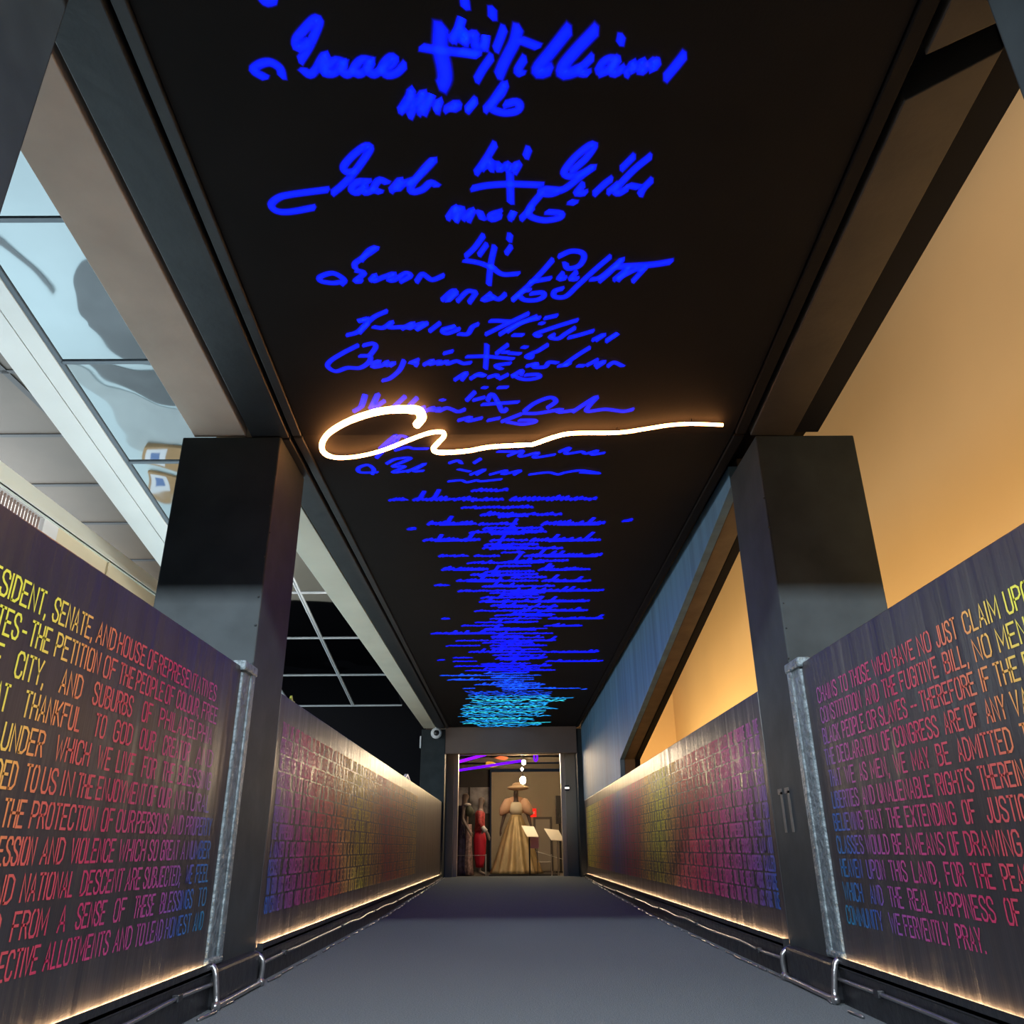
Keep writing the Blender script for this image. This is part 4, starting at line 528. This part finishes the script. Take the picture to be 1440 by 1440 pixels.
MB().box(-1.9, -.98, 19.86, 19.89, 1.30, 1.88).build('print', 'photo', mp); MB().box(-.93, -.47, 19.86, 19.89, 1.30, 1.88).build('print', 'photo', mp); MB().box(-.98, -.93, 19.84, 19.89, 1.26, 1.9).build('divider', 'darkwall', mp)
dr = tag(thing('door_2', (.75, 19.6, .05), None, None), kind='structure')
MB().box(.60, .93, 19.575, 19.598, .06, 1.15).build('door_leaf', 'doorpaint', dr); MB().box(.55, .60, 19.56, 19.598, .06, 1.20).box(.93, .98, 19.56, 19.598, .06, 1.20).box(.60, .93, 19.56, 19.598, 1.15, 1.20).build('door_frame', 'doorline', dr); MB().sphere((.64, 19.56, .6), .018).build('door_knob', 'jamb', dr)

def skel(name, m, nodes, edges, parent):
    me = bpy.data.meshes.new(name); me.from_pydata([n_[0] for n_ in nodes], edges, []); me.materials.append(M[m]); o = bpy.data.objects.new(name, me); C.objects.link(o); o.parent = parent; o.matrix_parent_inverse = Matrix.Translation(-parent.location)
    sk = o.modifiers.new('skin', 'SKIN'); sk.use_smooth_shade = True
    if not me.skin_vertices: me.attributes.new('x', 'FLOAT', 'POINT')
    for v, n_ in zip(me.skin_vertices[0].data, nodes): v.radius = (n_[1], n_[2] if len(n_) > 2 else n_[1]); v.use_root = False
    me.skin_vertices[0].data[0].use_root = True
    ss = o.modifiers.new('sub', 'SUBSURF'); ss.levels = 1; ss.render_levels = 2; return o
def body(m, x, y, z, h, parent, face=0, arm=(.25, -.05, .8), pose=0, lean=0):
    """one continuous dress-form figure of height h; face: 0 towards the viewer, 1 turned to the right"""
    k = h / 1.72; R_ = (lambda a, b_, c: (x + a * k, y + b_ * k, z + c * k)) if face == 0 else (lambda a, b_, c: (x + b_ * -k, y + a * k, z + c * k))
    N = []; E = []
    def n_(a, b_, c, r, r2=None): N.append((R_(a, b_, c), r * k, (r2 or r) * k)); return len(N) - 1
    def ch(*ids):
        for p, q in zip(ids, ids[1:]): E.append((p, q))
    pel = n_(0, 0, .95, .13, .10); wa = n_(0, 0, 1.08, .105, .085); chs = n_(0, -.01, 1.26, .12, .10); nb = n_(0, .01, 1.42, .055); nt_ = n_(0, 0, 1.49, .045); hd = n_(0, -.012, 1.58, .078, .088); ht = n_(0, 0, 1.68, .066, .075)
    ch(pel, wa, chs, nb, nt_, hd, ht)
    for s in (-1, 1):
        hp = n_(.085 * s, 0, .88, .085); kn = n_(.085 * s, -.01, .48, .055); an = n_(.08 * s, .02, .09, .036); to = n_(.085 * s, -.12, .03, .03); ch(pel, hp, kn, an, to)
        sh = n_(.17 * s, 0, 1.37, .05); el = n_(arm[0] * s, .02, 1.12, .037); wr = n_((arm[0] + .06) * s, arm[1] - .03, .88, .026); ha = n_((arm[0] + .07) * s, arm[1] - .06, arm[2], .028, .018); fi = n_((arm[0] + .07) * s, arm[1] - .07, arm[2] - .07, .012); ch(chs, sh, el, wr, ha, fi); th = n_((arm[0] + .045) * s, arm[1] - .09, arm[2] - .02, .009); ch(ha, th)
    no = n_(0, -.10, 1.585, .012); ch(hd, no)
    return skel('body', m, N, E, parent)
def skirt(profile, cx, cy, nseg, pleat, folds, phase=0):
    mb = MB(); rings = []
    for i, (z, rx, ry) in enumerate(profile):
        amp = pleat * i / (len(profile) - 1); rings.append([(cx + (rx + amp * math.sin(folds * q + phase) * rx) * math.cos(q), cy + (ry + amp * math.sin(folds * q + phase) * ry) * math.sin(q), z) for q in [2 * PI * k / nseg for k in range(nseg)]])
    return mb.rings(rings)
# gold gown on its plinth
gx, gy = .135, 17.05
g = thing('mannequin', (gx, gy, .075), 'mannequin in a wide gold gown with huge peach collar and tan hat', 'mannequin')
body('skin', gx, gy, .08, 1.60, g, 0, (.27, -.03, .80))
skirt([(1.16, .105, .09), (1.10, .13, .11), (.95, .20, .17), (.7, .29, .26), (.4, .38, .35), (.15, .46, .42), (.085, .49, .45)], gx, gy, 112, .11, 13).build('gown_skirt', 'gold', g, smooth=True)
skirt([(1.40, .075, .07), (1.36, .14, .10), (1.26, .145, .12), (1.17, .11, .095)], gx, gy, 24, 0, 3).build('bodice', 'ivory', g, smooth=True)
mb = MB()
for s in (-1, 1): mb.rings([[(gx + s * (.10 + d_), gy + r_ * .75 * math.cos(q), 1.30 + dz + r_ * math.sin(q)) for q in [2 * PI * k / 16 for k in range(16)]] for d_, r_, dz in ((0, .07, .06), (.06, .14, .04), (.13, .15, .01), (.20, .11, -.05), (.235, .06, -.08))])
mb.build('puff_sleeve', 'peach', g, smooth=True)
pr_ = [[(gx + r_ * math.cos(q), gy + .03 + dy + .012 * math.sin(20 * q) * (r_ > .15), 1.28 + r_ * .78 * math.sin(q)) for q in [PI * (-.12 + 1.24 * k / 40) for k in range(41)] + [PI * (1.12 - 1.24 * k / 40) for k in range(1)]] for r_, dy in ((.09, 0), (.16, .03), (.24, .05), (.30, .05))]
pr_ += [[(a, b_ + .02, c) for a, b_, c in r_] for r_ in pr_[::-1]]
MB().rings(pr_).build('fan_collar', 'peach', g, smooth=True)
MB().sphere((gx + .045, gy, 1.675), .225, .2, .05, 28, 8).sphere((gx + .03, gy, 1.72), .11, .10, .06, 20, 8).build('hat', 'hat', g, smooth=True)
tag(MB().box(-.40, .92, 16.45, 17.7, .05, .075).build('display_plinth', 'plinth'), 'low dark plinth under the gold gown', 'plinth')
# dark gown, turned to the right, half hidden by the jamb
n1 = thing('mannequin', (-.90, 16.85, .05), 'mannequin in a dark floral gown standing half behind the door jamb', 'mannequin')
body('skin2', -.90, 16.85, .05, 1.56, n1, 1, (.24, -.10, .85))
skirt([(1.33, .10, .15), (1.2, .12, .15), (1.02, .10, .12), (.9, .13, .16), (.55, .15, .19), (.2, .18, .23), (.06, .20, .25)], -.93, 16.88, 48, .09, 9).build('dark_gown', 'navy', n1, smooth=True)
skirt([(.98, .055, .06), (.6, .065, .08), (.2, .085, .1), (.07, .10, .11)], -.80, 16.72, 32, .12, 7).build('pink_front_drape', 'pink', n1, smooth=True)
MB().sphere((-.80, 16.70, 1.22), .085, .09, .10).sphere((-.80, 17.0, 1.22), .085, .09, .10).build('green_sleeve', 'darkgreen', n1, smooth=True); MB().sphere((-.83, 16.72, 1.34), .07, .08, .035).build('lace_shoulder', 'lace', n1, smooth=True)
# red outfit
n2 = thing('mannequin', (-.575, 16.8, .05), 'mannequin in a red jacket and long red skirt beside the gold gown', 'mannequin')
body('skin2', -.575, 16.8, .05, 1.48, n2, 1, (.22, -.14, .80))
skirt([(1.24, .06, .09), (1.18, .10, .15), (1.05, .095, .13), (.92, .10, .13), (.86, .12, .14)], -.585, 16.8, 28, .02, 5).build('jacket', 'red2', n2, smooth=True)
skirt([(.87, .095, .12), (.7, .125, .15), (.45, .115, .14), (.28, .085, .12), (.20, .075, .11)], -.585, 16.8, 40, .06, 7).build('red_skirt', 'red', n2, smooth=True)
MB().tube([(-.575, 16.66, 1.21), (-.585, 16.63, 1.11), (-.592, 16.61, 1.01), (-.53, 16.585, .93)], [.05, .046, .042, .038]).build('jacket_sleeve', 'red2', n2, smooth=True); MB().tube([(-.53, 16.585, .93), (-.46, 16.57, .845)], [.036, .048]).build('white_cuff', 'lace', n2, smooth=True)
# reading signs on posts
def lectern(q, foot, lab, postm):
    t = thing('sign_stand', (foot[0], 16, foot[1]), lab, 'sign')
    tl, tr_, br, bl_ = q; P = [(bl_[0], 15.86, bl_[1]), (br[0], 15.86, br[1]), (tr_[0], 16.10, tr_[1]), (tl[0], 16.10, tl[1])]
    sb = MB().hexa(P + [(a, b_ + .008, c + .012) for a, b_, c in P]).build('sign_board', 'sign', t)
    L = lambda u, v: tuple((1 - v) * ((1 - u) * Vector(P[0]) + u * Vector(P[1])) + v * ((1 - u) * Vector(P[3]) + u * Vector(P[2])) + Vector((0, -.004, -.002)))
    ink = MB()
    for v in (.30, .38, .46, .54, .62, .70): ink.add([L(.2, v), L(.2 + .5 * (1 if v > .35 else .6), v), L(.2 + .5 * (1 if v > .35 else .6), v + .02), L(.2, v + .02)], [(0, 1, 2, 3)])
    ink.build('sign_text', 'ink', sb)
    px = foot[0]; MB().tube([(px, 16.0, foot[1]), (px, 16.0, (tl[1] + bl_[1]) / 2 - .03)], .014).build('post', postm, t, smooth=True)
    MB().box(px - .09, px + .09, 15.92, 16.08, foot[1] - .0, foot[1] + .012).build('foot_plate', postm, t, bev=.003); return t
lectern(((.227, .924), (.462, .904), (.538, .724), (.325, .732)), (.37, .05), 'tilted cream text sign on a dark post in front of the gold gown', 'blackpl')
lectern(((.654, .869), (.929, .838), (1.010, .653), (.770, .670)), (.899, .05), 'tilted cream text sign on a pale post beside the loudspeaker', 'jamb')
pk = thing('pink_sign', (.47, 16.15, .05), 'small pink card sign hanging below the tilted sign by the gold gown', 'sign')
MB().box(.392, .548, 16.15, 16.16, .534, .731).build('card', 'pinkcard', pk); MB().tube([(.52, 16.17, .05), (.52, 16.17, .70)], .006, n=6).build('post', 'blackpl', pk)
br_ = thing('wire_barrier', (.75, 15.9, .05), 'low wire barrier in front of the mannequins', 'barrier')
MB().tube([(.50, 16.2, .48), (.78, 16.1, .40), (1.08, 16.0, .32)], .006, n=6).tube([(.50, 16.2, .30), (.78, 16.1, .30)], .005, n=6).tube([(-1.2, 16.2, .42), (-.45, 16.25, .42)], .004, n=6).build('wire', 'rod', br_); MB().tube([(.78, 16.1, .05), (.78, 16.1, .43)], .010, n=8).tube([(1.08, 16.0, .05), (1.08, 16.0, .34)], .010, n=8).tube([(-.45, 16.25, .05), (-.45, 16.25, .44)], .010, n=8).build('barrier_post', 'rod', br_)
sp_ = thing('loudspeaker', (1.14, 18.6, .05), 'tall black loudspeaker on a stand behind the sign on a pale post', 'speaker')
MB().box(1.02, 1.16, 18.5, 18.75, 1.02, 1.60).build('cabinet', 'blackpl', sp_, bev=.01); MB().tube([(1.10, 18.6, .05), (1.10, 18.6, 1.04)], .02).build('stand_pole', 'blackpl', sp_); MB().box(.98, 1.24, 18.5, 18.75, .05, .08).build('stand_foot', 'blackpl', sp_)
mb = MB().rings([[(1.09 + r_ * math.cos(2 * PI * k / 16), y_, 1.2 + r_ * math.sin(2 * PI * k / 16)) for k in range(16)] for y_, r_ in ((18.499, .05), (18.49, .045), (18.495, .02))]); mb.build('woofer', 'rubber', sp_)
# exit sign, pendant bulbs, purple tubes
ex = thing('exit_sign', (.5, 19.5, 1.2), 'small glowing red exit sign on the taupe gallery wall', 'sign')
sc = MB().box(.49, .62, 19.54, 19.598, 1.20, 1.38).build('sign_case', 'exit', ex)
mb = MB(); word_strokes('EXIT', .505, .60, 1.265, .05, mb, lambda a, b_: (a, 19.538, b_), .009); mb.build('exit_lettering', 'white', sc)
for (x, y, z, r_, lab) in ((.283, 17.3, 1.84, .062, 'larger bright pendant bulb hanging above the tan hat'), (.31, 17.52, 2.215, .042, 'small bright pendant bulb close under the gallery ceiling'), (.275, 17.75, 2.10, .026, 'tiny bright bulb between the two brighter pendant bulbs')):
    t = thing('pendant_bulb', (x, y, z), lab, 'lamp'); MB().sphere((x, y, z), r_, r_, r_ * 1.25).build('glass_bulb', 'bulb', t, smooth=True); MB().tube([(x, y, z + r_ * 1.2), (x, y, z + r_ * 1.2 + .05)], .014).build('socket', 'blackpl', t); MB().tube([(x, y, z + r_ * 1.2 + .05), (x, y, 2.75)], .004, n=6).build('cord', 'blackpl', t)
for a, c, r_, m, lab in (((-1.45, 17.5, 2.14), (-.49, 17.5, 2.385), .03, 'magenta', 'upper magenta purple light tube under the gallery ceiling'), ((-1.3, 17.8, 2.06), (.257, 17.8, 2.275), .026, 'purple', 'lower long purple light tube under the gallery ceiling')):
    t = thing('purple_light_tube', a, lab, 'light'); MB().tube([a, c], r_).build('glowing_tube', m, t, smooth=True)
    for e_ in (a, c): MB().tube([e_, (e_[0], e_[1], 2.75)], .004, n=6).build('hanger', 'blackpl', t)
t = thing('purple_light_ring', (.56, 17.5, 2.32), 'small oval purple light ring beside the pendant bulbs', 'light')
MB().tube([(.565 + .035 * math.cos(q), 17.5, 2.315 + .075 * math.sin(q)) for q in [2 * PI * k / 20 for k in range(21)]], .018).build('glowing_ring', 'purple', t, smooth=True); MB().tube([(.565, 17.5, 2.39), (.565, 17.5, 2.75)], .004, n=6).build('hanger', 'blackpl', t)
for nm, pts, m, lab in (('hanging_fabric', [(-.52, 2.22), (-.40, 2.16), (-.25, 2.2), (-.33, 2.27), (-.48, 2.28)], 'yellow', 'ochre hanging fabric between the purple tubes'), ('hanging_fabric', [(-.32, 2.36), (-.10, 2.32), (-.02, 2.38), (-.2, 2.41)], 'rust', 'rust red hanging fabric above the purple tube')):
    tag(MB().prism(smooth_path(pts + [pts[0]], 3)[:-1], lambda x, z: (x, 18.0 + (x + .3) * .3, z), lambda x, z: (x, 18.04 + (x + .3) * .3, z)).build(nm, m), lab, 'fabric')
t = thing('wall_lamp', (1.0, 15.1, 1.5), 'small white lit switch box on the door jamb', 'lamp'); MB().box(.985, 1.06, 14.76, 14.785, 1.50, 1.53).build('cover', 'daylight', t); MB().box(.985, 1.06, 14.77, 14.79, 1.47, 1.56).build('back_plate', 'blackpl', t)
